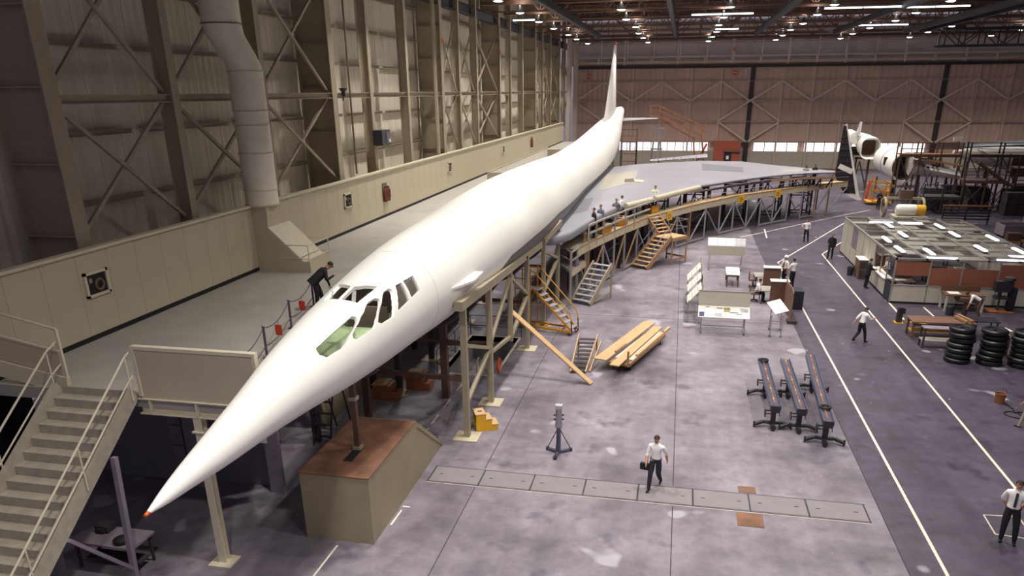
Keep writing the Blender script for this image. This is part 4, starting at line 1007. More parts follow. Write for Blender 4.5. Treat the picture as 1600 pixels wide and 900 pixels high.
# ladder hoops and cover at the pit
t = thing('pit_ladder', 'steel hoop handrails at the edge of the open floor pit', 'ladder', (-7.3, 28.1, 0))
for x in (-7.6, -7.15): MB().torus((x, 28.05, .55), .25, .025, 12, 6, 'x', 0, PI).build('hoop', 'jig_grey', t); MB().tube((x, 27.8, 0), (x, 27.8, .55), .025).build('post', 'jig_grey', t); MB().tube((x, 28.3, -.9), (x, 28.3, .55), .025).build('post', 'jig_grey', t)
t = thing('orange_hose', 'orange hose coil hung on the pit rail', 'hose', (-7.0, 28.6, 0)); MB().torus((-6.85, 28.6, .35), .25, .05, 16, 8, 'x').build('coil', 'sign_orange', t); MB().tube((-6.85, 28.6, 0), (-6.85, 28.6, .7), .03).build('stake', 'jig_grey', t)
t = thing('pit_railing', 'thin dark pipe railing around the far side of the floor pit', 'railing', (-8.2, 31, 0))
for a, b in (((-9.4, 28.1), (-9.4, 33.5)), ((-9.4, 33.5), (-6.9, 33.5))):
    for h in (.5, 1.0): MB().tube(V3(a, h), V3(b, h), .018, 6).build('rail', 'jig_dark', t)
for p in ((-9.4, 28.1), (-9.4, 30.8), (-9.4, 33.5), (-6.9, 33.5)): MB().tube(V3(p, 0), V3(p, 1.0), .02, 6).build('post', 'jig_dark', t)
# crate under nose
for k, (x, y, lab) in enumerate(((-9.7, 26.4, 'orange step crate under the nose beside a dark post'), (-10.6, 25.2, 'second orange crate deeper under the nose'))):
    t = thing('orange_crate', lab, 'crate', (x, y, 0)); MB().box(x-.35, x+.35, y-.35, y+.35, 0, .6).build('body', 'orange_frame', t); MB().box(x-.38, x+.2, y-.38, y+.38, .6, .64).build('lid', 'timber', t); MB().box(x+.35, x+.6, y-.3, y+.3, 0, .3).build('step', 'orange_frame', t)

# three long transport dollies
def dolly(a, b, label, coil):
    a = Vector((*a, 0)); b = Vector((*b, 0)); d = (b-a).normalized(); s = Vector((d.y, -d.x, 0)); L_ = (b-a).length
    t = thing('rail_dolly', label, 'dolly', (a+b)/2, group='wheeled rail dollies')
    def P(u, v, z): return a+d*u+s*v+Vector((0, 0, z))
    MB().bar(P(0, 0, .84), P(L_, 0, .84), .36, .12).build('beam', 'rail_steel', t)
    for v in (-.16, .16): MB().bar(P(0, v, .93), P(L_, v, .93), .035, .06).build('track', 'rail_steel', t)
    MB().bar(P(0, 0, .905), P(L_, 0, .905), .04, .012).build('centre_strip', 'orange_frame', t)
    for k in range(10): MB().bar(P(.2+k*(L_-.5)/9, 0, .908), P(.36+k*(L_-.5)/9, 0, .908), .05, .014).build('strip_mark', 'amber' if k % 2 else 'ext_red', t)
    for u in (.35, L_-1.7):
        MB().bar(P(u, 0, .12), P(u, 0, .8), .16).build('pedestal', 'black_steel', t)
        for v in (-1, 1):
            pts = [P(u, 0, .16), P(u+.06, v*.32, .17), P(u-.08, v*.62, .1)]
            q = MB()
            for e, f in zip(pts, pts[1:]): q.bar(e, f, .13, .08)
            q.build('foot_beam', 'black_steel', t); MB().tube(P(u-.08, v*.62, 0), P(u-.08, v*.62, .22), .03, 8).build('jack_screw', 'black_steel', t)
        MB().bar(P(u, 0, .14), P(u-.35, 0, .1), .16, .1).build('foot_beam', 'black_steel', t); MB().tube(P(u-.33, 0, 0), P(u-.33, 0, .22), .05, 8).build('foot_pad', 'black_steel', t)
        MB().torus(P(u+.05, -.28, .5), .14, .016, 16, 6, 'x').build('handwheel', 'black_steel', t); MB().tube(P(u, -.28, .5), P(u, 0, .5), .02, 6).build('wheel_shaft', 'black_steel', t)
        MB().bar(P(u, -.3, .62), P(u, .05, .62), .04).build('crank', 'black_steel', t); MB().bar(P(u-.05, .2, .45), P(u+.1, .2, .6), .03).build('lever', 'black_steel', t)
    MB().bar(P(-.02, 0, .82), P(.03, 0, .82), .3, .24).build('end_plate', 'black_steel', t)
    if coil:
        for r in (.17, .13): MB().torus(P(coil, 0, .98), r, .035, 16, 6).build('cable_coil', 'rubber', t)
dolly((3.78, 24.7), (3.80, 29.75), 'wheeled rail dolly with orange strip, leftmost, coil at its far end', 4.7)
dolly((4.62, 24.6), (4.68, 29.85), 'wheeled rail dolly with orange strip, middle of three', 0)
dolly((5.32, 23.7), (5.75, 30.65), 'longest rail dolly with orange strip, rightmost, coil near its front', 1.15)

# stacks of tyres
ty = thing('tyre', 'x', 'tyre', (12.35, 33.6, 0), group='stacked black tyres')
q = MB(); q.lathe([(.27, .03), (.33, .0), (.46, .01), (.51, .06), (.51, .16), (.46, .21), (.33, .22), (.27, .19), (.27, .03)], n=24, cap=False); q.build('casing', 'rubber', ty, local=True, smooth=True)
q = MB(); q.lathe([(.10, .06), (.26, .05), (.275, .06), (.275, .16), (.26, .17), (.10, .16), (.10, .06)], n=20, cap=False); q.build('rim', 'dark_metal', ty, local=True, smooth=True)
q = MB(); q.torus((0, 0, .2), .42, .012, 24, 5); q.build('bead', 'chrome', ty, local=True)
nm = ['left stack by the workbench', 'middle stack', 'right stack at the picture edge']; od = ['bottom', 'second from bottom', 'third from bottom', 'fourth from bottom', 'fifth from bottom', 'second from top', 'topmost']
for i, (x, y) in enumerate(((12.35, 33.65), (13.55, 33.55), (14.72, 33.4))):
    for k in range(7):
        l = (x+random.uniform(-.05, .05), y+random.uniform(-.05, .05), k*.222); lab = 'black tyre, %s in the %s' % (od[k], nm[i])
        if i == 0 and k == 0: ty.location = l; ty['label'] = lab
        else: dup(ty, l, random.random()*6, lab)

# workbenches at right
t = thing('workbench', 'long brown wooden workbench behind the tyre stacks', 'workbench', (12.6, 37.2, 0))
for k in range(4): MB().bar((11.2, 36.75+k*.28, .8), (14.0, 36.85+k*.28, .8), .27, .06).build('top_board', 'wood_brown', t)
for x, y in ((11.3, 36.75), (11.3, 37.6), (13.9, 36.85), (13.9, 37.7)): MB().bar((x, y, 0), (x, y, .78), .1).build('leg', 'wood_brown', t)
MB().box(11.3, 13.9, 37.0, 37.5, .25, .3).build('shelf', 'yellow', t)
for y in (36.75, 37.65): MB().bar((11.3, y, .65), (13.9, y+.08, .65), .05, .12).build('apron', 'wood_brown', t)
t = thing('low_rack', 'low dark steel rack between workbench and tyre stacks', 'rack', (12.0, 35.4, 0))
for x, y in ((11.35, 35.2), (11.35, 35.7), (12.6, 35.2), (12.6, 35.7)): MB().bar((x, y, 0), (x, y, .95), .07).build('leg', 'jig_dark', t)
for z in (.35, .9): MB().box(11.3, 12.65, 35.2, 35.7, z, z+.05).build('shelf', 'purple_post' if z > .5 else 'board_grey', t)
t = thing('slate_board', 'dark slate board lying across the far end of the workbench', 'board', (14.2, 37.4, .84)); MB().box(13.6, 15.1, 37.0, 37.9, .84, .88).build('sheet', 'dark_metal', t); MB().bar((13.5, 37.9, .92), (13.8, 36.8, .9), .14, .12).build('batten', 'timber', t); MB().bar((13.3, 37.6, .92), (13.55, 36.7, .9), .12, .1).build('batten', 'timber', t)
for x, y in ((14.1, 37.1), (15.0, 37.1), (15.0, 37.8)): MB().bar((x, y, 0), (x, y, .84), .06).build('leg', 'jig_dark', t)
t = thing('bollard', 'short dark bollard standing on the aisle line corner', 'bollard', (11.35, 39.3, 0)); MB().box(11.22, 11.48, 39.2, 39.4, 0.03, .8).build('post', 'jig_dark', t); MB().box(11.15, 11.55, 39.1, 39.5, 0, .04).build('base', 'yellow', t); MB().box(11.3, 11.56, 39.16, 39.2, .5, .78).build('box', 'black_steel', t)
t = thing('yellow_box', 'yellow carton between the second and third tyre stacks', 'carton', (14.3, 34.7, 0)); MB().box(14.0, 14.6, 34.5, 35.0, 0, .9).build('crate', 'wood_brown', t); MB().box(14.0, 14.5, 34.4, 35.0, .9, 1.05).build('carton', 'yellow', t); MB().bar((13.9, 34.9, 1.06), (14.7, 35.1, 1.1), .5, .02).build('paper_sheet', 'paper', t)
t = thing('bucket', 'orange bucket on the dark aisle floor at right', 'bucket', (12.35, 28.9, 0)); q = MB(); q.lathe([(.15, 0), (.19, .36), (.2, .36), (.2, .38), (.17, .38), (.14, .03)], (12.35, 28.9, 0), 16); q.build('pail', 'orange_frame', t, smooth=True); MB().torus((12.35, 28.9, .38), .19, .012, 18, 5, 'y', 0, PI).build('bail', 'dark_metal', t)
t = thing('air_hose', 'dark hose loop trailing on the floor beside the bucket', 'hose', (12.4, 27.6, 0)); q = MB(); pts = [(12.3+.35*math.cos(a*.35)+.02*a, 27.7+.3*math.sin(a*.35), .02) for a in range(26)]; q.path(pts, .018, 6); q.build('coil', 'rubber', t); q = MB(); q.path([Vector(pts[-1]), Vector((12.6, 28.3, .02)), Vector((12.5, 28.8, .05))], .018, 6); q.build('tail', 'rubber', t)

# ---- display boards, table, desks
def vboard(x0, x1, y, label, prints, flip):
    t = thing('display_board', label, 'display board', ((x0+x1)/2, y, 0), group='wheeled display boards')
    if not flip:
        MB().bar((x0, y+.1, 1.64), (x1, y+.1, 1.64), .03, .72, (0, .05, 1)).build('upper_panel', 'board_grey', t)
        a, b = Vector((0, y+.06, 1.27)), Vector((0, y-.52, .86)); mid = (a+b)/2; dv = (a-b).normalized()
        MB().bar((x0, mid.y, mid.z), (x1, mid.y, mid.z), (a-b).length, .03, dv.cross(Vector((1, 0, 0)))).build('lower_panel', 'board_white', t)
    else:
        a, b = Vector((0, y+.5, 1.98)), Vector((0, y, 1.5)); mid = (a+b)/2; dv = (a-b).normalized()
        MB().bar((x0, mid.y, mid.z), (x1, mid.y, mid.z), (a-b).length, .03, dv.cross(Vector((1, 0, 0)))).build('upper_panel', 'print_grey', t)
        MB().bar((x0, y, 1.2), (x1, y, 1.2), .03, .58).build('lower_panel', 'board_grey', t)
    n = dv.cross(Vector((1, 0, 0))); n = n if n.z > 0 else -n
    for (u0, u1, v0, v1, mt) in prints:
        def pp(u, v): p = b+(a-b)*v; return Vector((x0+(x1-x0)*u, p.y, p.z))+n*.018
        q = MB(); vs = [pp(u0, v0), pp(u1, v0), pp(u1, v1), pp(u0, v1)]; q.add(vs+[p+n*.006 for p in vs], [(3, 2, 1, 0), (4, 5, 6, 7), (0, 1, 5, 4), (1, 2, 6, 5), (2, 3, 7, 6), (3, 0, 4, 7)]); q.build('print', mt, t)
    MB().bar((x0-.03, y+(.12 if not flip else .5), 2.0), (x1+.03, y+(.12 if not flip else .5), 2.0), .06, .05).build('top_rail', 'alu', t)
    for x in (x0+.18, x1-.18):
        MB().tube((x, y-.3, .1), (x, y, 1.0), .025, 8).build('leg', 'alu', t); MB().tube((x, y+.45, .1), (x, y+.05, 1.3), .025, 8).build('leg', 'alu', t); MB().bar((x, y-.4, .1), (x, y+.5, .1), .05).build('foot', 'alu', t)
        for dy in (-.38, .48): MB().torus((x, y+dy, .055), .04, .016, 10, 5, 'x').build('caster', 'black_steel', t)
    MB().bar((x0+.18, y+.05, .3), (x1-.18, y+.05, .3), .04).build('stretcher', 'alu', t)
pr1 = [(.02, .12, .06, .45, 'print_blue'), (.5, .62, .5, .9, 'print_olive'), (.65, .8, .55, .85, 'paper'), (.82, .97, .5, .85, 'print_grey'), (.15, .3, .5, .8, 'paper'), (.33, .47, .1, .4, 'print_grey'), (.7, .95, .1, .42, 'paper'), (.14, .22, .88, .93, 'jig_dark'), (.36, .48, .8, .86, 'jig_dark'), (.62, .78, .44, .5, 'jig_dark'), (.74, .86, .3, .36, 'jig_dark'), (.88, .97, .6, .65, 'jig_dark')]
vboard(1.35, 3.75, 36.1, 'wheeled display board nearest the camera with pinned sample prints', pr1, False)
vboard(2.15, 4.55, 50.3, 'wheeled display board standing behind the small white table', [(.02, .25, .08, .92, 'paper'), (.27, .48, .08, .92, 'board_white'), (.5, .72, .08, .92, 'paper'), (.74, .98, .08, .92, 'print_grey')], True)
for k, (y, lab) in enumerate(((42.2, 'farthest of the side row'), (40.2, 'middle of the side row'), (38.3, 'nearest of the side row'))):
    t = thing('drawing_stand', 'tilted stand pinned with white drawings, '+lab, 'drawing stand', (1.1, y, 0), group='drawing stands in a side row')
    q = MB(); a, b = Vector((1.5, y, 1.95-.1*k)), Vector((.85, y, 1.2-.1*k)); mid = (a+b)/2; dv = (a-b).normalized(); nn = Vector((0, 1, 0)).cross(dv); nn = nn if nn.z > 0 else -nn
    MB().bar((mid.x, y-.74, mid.z), (mid.x, y+.74, mid.z), (a-b).length, .03, nn).build('board', 'board_white', t)
    for j in range(4):
        p0 = b+(a-b)*(.15+.2*j)+nn*.02; MB().bar(p0+Vector((0, -.6, 0)), p0+Vector((0, .2+.1*j, 0)), .03, .004, nn).build('drawn_line', 'orange_frame' if j % 2 else 'print_grey', t)
    MB().bar(a+Vector((.04, -.95, -.6)), a+Vector((.04, -.95, .3)), .06).build('back_post', 'le_cream', t); MB().bar(a+Vector((.04, .95, -.6)), a+Vector((.04, .95, .3)), .06).build('back_post', 'le_cream', t)
    for e in (-.85, .85):
        MB().tube((1.5, y+e, .1), (1.5, y+e, 1.6), .025, 8).build('leg', 'alu', t); MB().tube((.9, y+e, .1), (.9, y+e, 1.15), .025, 8).build('leg', 'alu', t); MB().bar((.85, y+e, .1), (1.55, y+e, .1), .05).build('foot', 'alu', t)
        for x in (.88, 1.52): MB().torus((x, y+e, .055), .04, .016, 10, 5, 'y').build('caster', 'black_steel', t)
    MB().bar((1.5, y-.85, .5), (1.5, y+.85, .5), .04).build('stretcher', 'alu', t)
t = thing('drawing_stand', 'blank cream tilted stand in front of the brown partition', 'drawing stand', (5.0, 36.2, 0))
a, b = Vector((5.3, 36.6, 1.85)), Vector((4.75, 36.2, .95)); dv = (a-b).normalized(); mid = (a+b)/2; al = Vector((.35, 1.3, 0)); nn = al.normalized().cross(dv)
MB().bar((4.72, 36.1, 1.3), (5.36, 36.4, 1.42), .85, .03, (-.25, -.6, .76)).build('board', 'board_white', t)
for p in ((4.75, 35.7), (5.25, 35.7), (5.35, 36.9), (4.85, 36.9)): MB().tube(V3(p, .1), V3(p, 1.1), .025, 8).build('leg', 'alu', t); MB().torus(V3(p, .055), .04, .016, 10, 5, 'y').build('caster', 'black_steel', t)
MB().bar((4.75, 35.7, .45), (5.25, 35.7, .45), .04).build('stretcher', 'alu', t); MB().bar((4.85, 36.9, .45), (5.35, 36.9, .45), .04).build('stretcher', 'alu', t)
t = thing('side_table', 'small white topped table standing alone on the floor', 'table', (3.6, 46.4, 0))
MB().prism([(3.17, 45.4), (3.94, 45.37), (4.04, 47.4), (3.23, 47.45)], 'z', .72, .77).build('top', 'paper', t)
for x, y in ((3.24, 45.5), (3.88, 45.47), (3.96, 47.3), (3.3, 47.35)): MB().box(x-.035, x+.035, y-.035, y+.035, 0, .72).build('leg', 'wood_dark', t)
MB().box(3.25, 3.9, 45.45, 45.5, .62, .72).build('apron', 'wood_dark', t)
def desk(x, y, label):
    t = thing('desk_partition', label, 'desk', (x, y, 0))
    MB().box(x, x+.95, y+.05, y+.11, 0, 1.3).build('front_panel', 'wood_dark', t); MB().box(x+.9, x+.96, y+.1, y+1.5, 0, 1.3).build('side_panel', 'wood_dark', t); MB().box(x-.02, x+.98, y, y+.6, 1.3, 1.34).build('top_shelf', 'board_white', t)
    MB().box(x-.45, x+.9, y+.12, y+1.3, .72, .76).build('worktop', 'office_tile', t)
    for dx, dy in ((-.4, .2), (-.4, 1.2)): MB().box(x+dx-.025, x+dx+.025, y+dy-.025, y+dy+.025, 0, .72).build('leg', 'dark_metal', t)
    for k, (dx, dy) in enumerate(((.05, .25), (.45, .3), (.1, .75))):
        tag(MB().bar((x+dx, y+dy, (1.355 if k < 2 else .775)), (x+dx+.32, y+dy+.05, (1.355 if k < 2 else .775)), .25, .02).build('paper_stack', 'paper'), ('white papers on the shelf of the ' if k < 2 else 'white papers on the worktop of the ')+('far desk' if y > 44 else 'near desk')+(', left pile' if k == 0 else ', right pile' if k == 1 else ''), 'papers')
desk(5.25, 45.0, 'brown desk partition in front of the two standing men'); desk(5.3, 41.6, 'brown desk partition where the man sits working')
t = thing('room_divider', 'tall brown folding divider beside the near desk', 'divider', (6.2, 39.5, 0))
for k in range(3): MB().bar((6.0+.08*(k % 2), 38.2+k*1.1, .8), (6.0+.08*((k+1) % 2), 39.28+k*1.1, .8), .05, 1.55).build('leaf', 'wood_brown', t)
MB().box(5.85, 6.3, 38.1, 38.6, 0, .15).build('foot', 'jig_dark', t)
t = thing('file_cabinet', 'dark grey file cabinet behind the brown divider', 'cabinet', (6.65, 41.5, 0)); MB().box(6.3, 6.95, 40.9, 41.9, 0, 1.0).build('body', 'navy', t); MB().box(6.34, 6.91, 40.88, 40.9, .05, .45).build('drawer', 'cloth_navy', t); MB().box(6.34, 6.91, 40.88, 40.9, .52, .95).build('drawer', 'cloth_navy', t)
def chair(x, y, rz, label):
    t = thing('office_chair', label, 'chair', (x, y, 0), rz)
    MB().box(-.24, .24, -.24, .24, .42, .5).build('seat', 'wood_brown', t, local=True); MB().box(-.23, .23, -.27, -.22, .6, .95).build('backrest', 'wood_brown', t, local=True)
    for s in (-.25, .25): MB().path([(s, -.22, .7), (s, .2, .68), (s, .2, .48)], .02, 6).build('armrest', 'wood_dark', t, local=True)
    MB().tube((0, 0, .1), (0, 0, .42), .035).build('stem', 'dark_metal', t, local=True)
    for k in range(4): MB().bar((0, 0, .1), (.28*math.cos(k*PI/2+.7), .28*math.sin(k*PI/2+.7), .06), .05, .04).build('leg', 'dark_metal', t, local=True); MB().torus((.28*math.cos(k*PI/2+.7), .28*math.sin(k*PI/2+.7), .035), .022, .013, 8, 5, 'x').build('caster', 'black_steel', t, local=True)
    for s in (-.18, .18): MB().bar((s, -.24, .45), (s, -.25, .65), .03).build('back_post', 'wood_dark', t, local=True)
chair(4.75, 45.6, -PI/2, 'empty wooden armchair at the far desk'); chair(4.55, 42.3, -PI/2, 'swivel chair under the seated man')

# ---- shop office with open lattice roof
OX0, OX1, OY0, OY1, OH = 11.84, 19.4, 43.3, 57.6, 2.4
of = thing('shop_office', 'low glazed shop office with open lattice roof and lit tubes', 'office', (15.6, 50, 0))
fx = [11.84, 13.6, 15.2, 17.0, 18.6, 19.4]
for a, b in zip(fx, fx[1:]):
    MB().box(a+.03, b-.03, OY0-.02, OY0+.02, .1, 1.0).build('lower_panel', 'office_panel', of)
    MB().box(a+.03, b-.03, OY0-.02, OY0+.02, 1.02 if a > 12 else 1.55, 2.0 if a > 12 and a < 16 else 2.3).build('brown_panel', 'office_brown', of)
for x in fx: MB().box(x-.035, x+.035, OY0-.04, OY0+.04, 0, OH).build('mullion', 'alu', of)
MB().box(OX0, OX1, OY0-.04, OY0+.04, .98, 1.04).build('sill_rail', 'alu', of); MB().box(OX0, OX1, OY0-.06, OY0+.04, .0, .1).build('kick_rail', 'base_black', of)
ly = [43.3, 44.7, 46.2, 47.8, 49.4, 51, 52.7, 54.3, 55.9, 57.6]
for i, (a, b) in enumerate(zip(ly, ly[1:])):
    MB().box(OX0-.02, OX0+.02, a+.03, b-.03, .1, 1.0).build('lower_panel', 'office_panel' if i else 'navy', of)
    if i > 2: MB().box(OX0-.02, OX0+.02, a+.03, b-.03, 1.02, 2.38).build('side_panel', 'board_grey' if i != 6 else 'purple_post', of)
    MB().box(OX0-.03, OX0+.03, a-.03, a+.03, 0, OH).build('mullion', 'alu', of)
MB().box(OX0-.15, OX0+.35, 44.7, 47.8, 1.0, 1.05).build('counter', 'paper', of); MB().box(OX0-.04, OX0+.04, OY0, OY1, 0, .1).build('kick_rail', 'base_black', of)
for k in range(9): MB().box(OX1-.03, OX1+.03, 43.3+k*1.589, 43.3+(k+1)*1.589-.05, .05, OH-.02).build('side_panel', 'office_panel', of)
for k in range(5): MB().box(OX0+k*1.512, OX0+(k+1)*1.512-.05, OY1-.03, OY1+.03, .05, OH-.02).build('back_panel', 'office_panel', of)
gx = [11.84, 13.35, 14.86, 16.37, 17.88, 19.4]; gy = [43.3, 46.1, 49.0, 51.9, 54.8, 57.6]
for x in gx: MB().box(x-.05, x+.05, OY0-.05, OY1+.05, OH, OH+.1).build('roof_bar', 'alu', of)
for y in gy: MB().box(OX0-.05, OX1+.05, y-.05, y+.05, OH, OH+.1).build('roof_bar', 'alu', of)
for y in (44.7, 47.5, 50.4, 53.3, 56.2): MB().box(OX0, OX1, y-.025, y+.025, OH, OH+.06).build('roof_batten', 'alu', of)
for i in range(5):
    for j in range(10):
        if (i*7+j*3) % 5 in (0, 1) and not (i in (1, 2, 3) and j in (3, 4, 6, 7)): continue
        y0 = 43.3+j*1.43
        if i in (0, 4) and j % 3 == 0: continue
        w = 1.0 if (i+j) % 3 else .6
        MB().box(gx[i]+.07, gx[i]+.07+1.37*w, y0+.06, y0+1.36, OH-.02, OH+.01).build('roof_tile', 'office_tile', of)
for k, (x, y) in enumerate(((12.5, 45.5), (12.5, 48.5), (13.9, 45.0), (13.9, 50.5), (13.9, 54), (17.0, 46.5), (17.0, 51.0), (17.0, 54.0), (18.8, 46), (18.8, 50))):
    h = MB().box(x-.14, x+.14, y-.9, y+.9, OH+.1, OH+.14).build('light_housing', 'alu', of); MB().box(x-.09, x+.09, y-.85, y+.85, OH+.14, OH+.2).build('lit_tube', 'tube_glow', h)
for x, y in ((14.2, 43.7), (17.6, 43.6), (13.8, 55.6), (15.6, 55.5), (18.6, 44.8)):
    h = MB().box(x-.75, x+.75, y-.1, y+.1, OH+.14, OH+.2).build('light_housing', 'alu', of); MB().box(x-.73, x+.73, y-.12, y+.08, OH+.06, OH+.14).build('lit_tube', 'tube_glow', h)
# furniture inside
for k, (x, y) in enumerate(((12.9, 45.6), (15.5, 45.0), (14.5, 49.0), (17.2, 49.5), (14.0, 53.0), (17.0, 53.5))):
    t = thing('office_desk', 'brown office desk inside the shop office, '+['by the counter opening', 'behind the front brown panels', 'under the middle roof tiles', 'right of the middle', 'toward the back left', 'toward the back right'][k], 'desk', (x, y, 0), group='desks in the shop office')
    MB().box(x-.7, x+.7, y-.4, y+.4, .72, .77).build('top', 'wood_brown', t); MB().box(x-.68, x-.3, y-.36, y+.36, 0, .72).build('drawer_unit', 'wood_dark', t)
    for s in (-.34, .34): MB().box(x+.62, x+.68, y+s-.03, y+s+.03, 0, .72).build('leg', 'dark_metal', t)
    tag(MB().bar((x-.3, y, .78), (x+.25, y+.05, .78), .4, .02).build('paper_stack', 'paper'), 'white papers on the office desk '+['by the counter opening', 'behind the front brown panels', 'under the middle roof tiles', 'right of the middle', 'toward the back left', 'toward the back right'][k], 'papers')
t = thing('file_shelf', 'brown shelf cabinet standing outside the office side wall', 'cabinet', (11.55, 49.4, 0)); MB().box(11.3, 11.78, 48.9, 50.1, .05, 1.15).build('body', 'wood_brown', t); MB().box(11.26, 11.8, 48.86, 50.14, 1.15, 1.2).build('top', 'board_white', t)
for z in (.15, .65): MB().box(11.34, 11.74, 48.87, 48.9, z, z+.4).build('open_shelf', 'jig_dark', t)
t = thing('waste_bin', 'dark waste bin beside the brown shelf cabinet', 'bin', (11.1, 50.0, 0)); q = MB(); q.lathe([(.18, 0), (.22, .5), (.2, .5), (.16, .05)], (11.05, 49.9, 0), 14); q.build('shell', 'black_steel', t, smooth=True); MB().torus((11.05, 49.9, .5), .21, .015, 14, 5).build('rim', 'dark_metal', t)
t = thing('writing_desk', 'brown desk with papers against the office front wall', 'desk', (15.0, 42.4, 0)); MB().box(14.2, 16.1, 41.9, 42.9, .85, .91).build('top', 'wood_brown', t); MB().box(14.2, 16.1, 42.85, 42.9, .9, 1.2).build('back_board', 'wood_dark', t); MB().box(14.9, 15.9, 41.95, 42.8, .5, .85).build('drawer', 'wood_dark', t); MB().box(14.4, 14.95, 42.1, 42.6, .915, .93).build('paper_sheet', 'paper', t)
for x, y in ((14.27, 41.97), (16.03, 41.97), (14.27, 42.83), (16.03, 42.83)): MB().box(x-.05, x+.05, y-.05, y+.05, 0, .85).build('leg', 'office_panel', t)
t = thing('drum_stool', 'small dark drum stool in front of the writing desk', 'stool', (14.3, 41.3, 0)); q = MB(); q.lathe([(.2, 0), (.21, .45), (.19, .5), (.0, .5)], (14.3, 41.3, 0), 14); q.build('drum', 'black_steel', t, smooth=True); MB().torus((14.3, 41.3, .46), .2, .02, 14, 5).build('rim', 'dark_metal', t)
t = thing('pillar_machine', 'dark pillar machine on an orange base before the office', 'machine', (16.9, 42.3, 0)); MB().box(16.4, 17.6, 41.9, 42.7, 0, .1).build('base', 'orange_frame', t); MB().tube((16.9, 42.3, .1), (16.9, 42.3, 1.7), .05).build('pole', 'jig_dark', t); MB().box(16.55, 17.35, 42.1, 42.55, 1.1, 1.65).build('head', 'black_steel', t); MB().box(16.6, 17.2, 42.0, 42.5, .75, .85).build('table', 'black_steel', t); MB().tube((16.7, 42.05, .85), (16.7, 42.05, 1.1), .06).build('spindle', 'dark_metal', t); q = MB(); q.lathe([(.1, 0), (.25, .05), (.25, .2), (.1, .25)], (17.2, 42.3, 1.65), 12); q.build('guard', 'jig_dark', t, smooth=True); MB().box(17.3, 17.6, 42.1, 42.5, .1, 1.3).build('motor_housing', 'cloth_black', t)
t = thing('machine_vise', 'dark bench vise on a pedestal in front of the office', 'vise', (14.9, 41.0, 0)); MB().tube((14.9, 41.0, 0), (14.9, 41.0, .8), .12).build('pedestal', 'jig_dark', t); MB().box(14.6, 15.2, 40.85, 41.15, .8, 1.0).build('jaws', 'jig_brown', t); MB().bar((14.5, 40.8, .9), (14.7, 41.2, .9), .04).build('handle', 'dark_metal', t)

# ================================================================== BACKGROUND
t = thing('brick_booth', 'red brick booth with a dark door at the far doors', 'booth', (6.7, 119, 0))
for z in range(5): MB().box(4.85, 8.5, 118, 121, z*.78, z*.78+.775).build('wall_course', 'brick_red', t)
dr = MB().box(6.25, 7.3, 117.93, 118, 0, 2.5).build('door', 'navy', t); MB().box(6.6, 6.95, 117.9, 117.94, 1.5, 2.0).build('notice', 'paper', dr)
MB().box(6.2, 8.5, 117.8, 118.0, 2.55, 2.9).build('lintel', 'wood_brown', t)
for k, (x, z, w) in enumerate(((-14.3, 13.0, .35), (7.0, 13.3, .35), (6.6, 16.4, .25))):
    t = thing('round_sign', 'round orange sign on the far wall, '+['left of the fin', 'right of the fin above the booth', 'small one in the upper band'][k], 'sign', (x, 121.0, z), group='round signs on the far wall')
    y = 121.55 if k < 2 else 120.8
    MB().tube((x, y, z), (x, y+.06, z), w, 18).build('disc', 'sign_orange', t); MB().box(x-w*.7, x+w*.7, y-.01, y+.005, z-.05, z+.05).build('bar', 'paper', t)
# orange boarding stair under the tailplane
t = thing('boarding_stair', 'tall orange boarding stair on wheels behind the wing', 'staircase', (-.5, 96, 0))
for s in (0, 1.1):
    y = 95.5+s
    MB().bar((-2.8, y, 8.15), (2.3, y, 5.9), .14, .2).build('stringer', 'orange_frame', t); MB().bar((-2.8, y, 7.7), (1.6, y, 5.5), .1, .1).build('lower_chord', 'orange_frame', t)
    for h in (.55, 1.05): MB().bar((-2.7, y, 8.15+h), (2.6, y, 5.9+h), .1).build('handrail', 'orange_frame', t)
    for k in range(5): u = k/4; MB().bar((-2.7+5.0*u, y, 8.1-2.2*u), (-2.7+5.0*u, y, 9.2-2.2*u), .05).build('baluster', 'orange_frame', t)
    for a, b in (((1.4, 5.8), (2.0, 0)), ((2.3, 6.0), (3.3, 0)), ((1.5, 3.3), (2.7, 3.3)), ((1.4, 1.8), (3.0, 5)), ((2.6, 2.0), (.4, 1.2))): MB().bar((a[0], y, a[1]), (b[0], y, b[1]), .18).build('strut', 'orange_frame', t)
    for a, b in (((-3.9, 9.3), (-2.8, 9.3)), ((-3.9, 8.75), (-2.8, 8.75))): MB().bar((a[0], y, a[1]), (b[0], y, b[1]), .06).build('handrail', 'orange_frame', t)
    MB().bar((-3.9, y, 8.1), (-3.9, y, 9.3), .06).build('baluster', 'orange_frame', t)
MB().box(-4.0, -2.7, 95.5, 96.6, 8.05, 8.15).build('top_platform', 'orange_frame', t)
for k in range(14): MB().box(-2.7+k*.36, -2.4+k*.36, 95.5, 96.6, 7.98-k*.16, 8.02-k*.16).build('tread', 'jig_brown', t)
MB().box(.4, 3.5, 95.4, 96.7, .2, .5).build('chassis', 'orange_frame', t)
for x in (.8, 3.0): MB().torus((x, 95.4, .25), .2, .08, 14, 6, 'y').build('wheel', 'rubber', t)
t = thing('tail_dock', 'brown railed access dock beside the tail', 'platform', (-7, 108, 0))
MB().box(-8.0, -5.9, 107, 109, 4.45, 4.6).build('deck', 'jig_brown', t)
for x, y in ((-8, 107), (-5.95, 107), (-5.95, 109), (-8, 109)): MB().bar((x, y, 4.6), (x, y, 6.2), .06).build('post', 'jig_brown', t); MB().bar((x, y, 0), (x, y, 4.5), .12).build('leg', 'jig_dark', t)
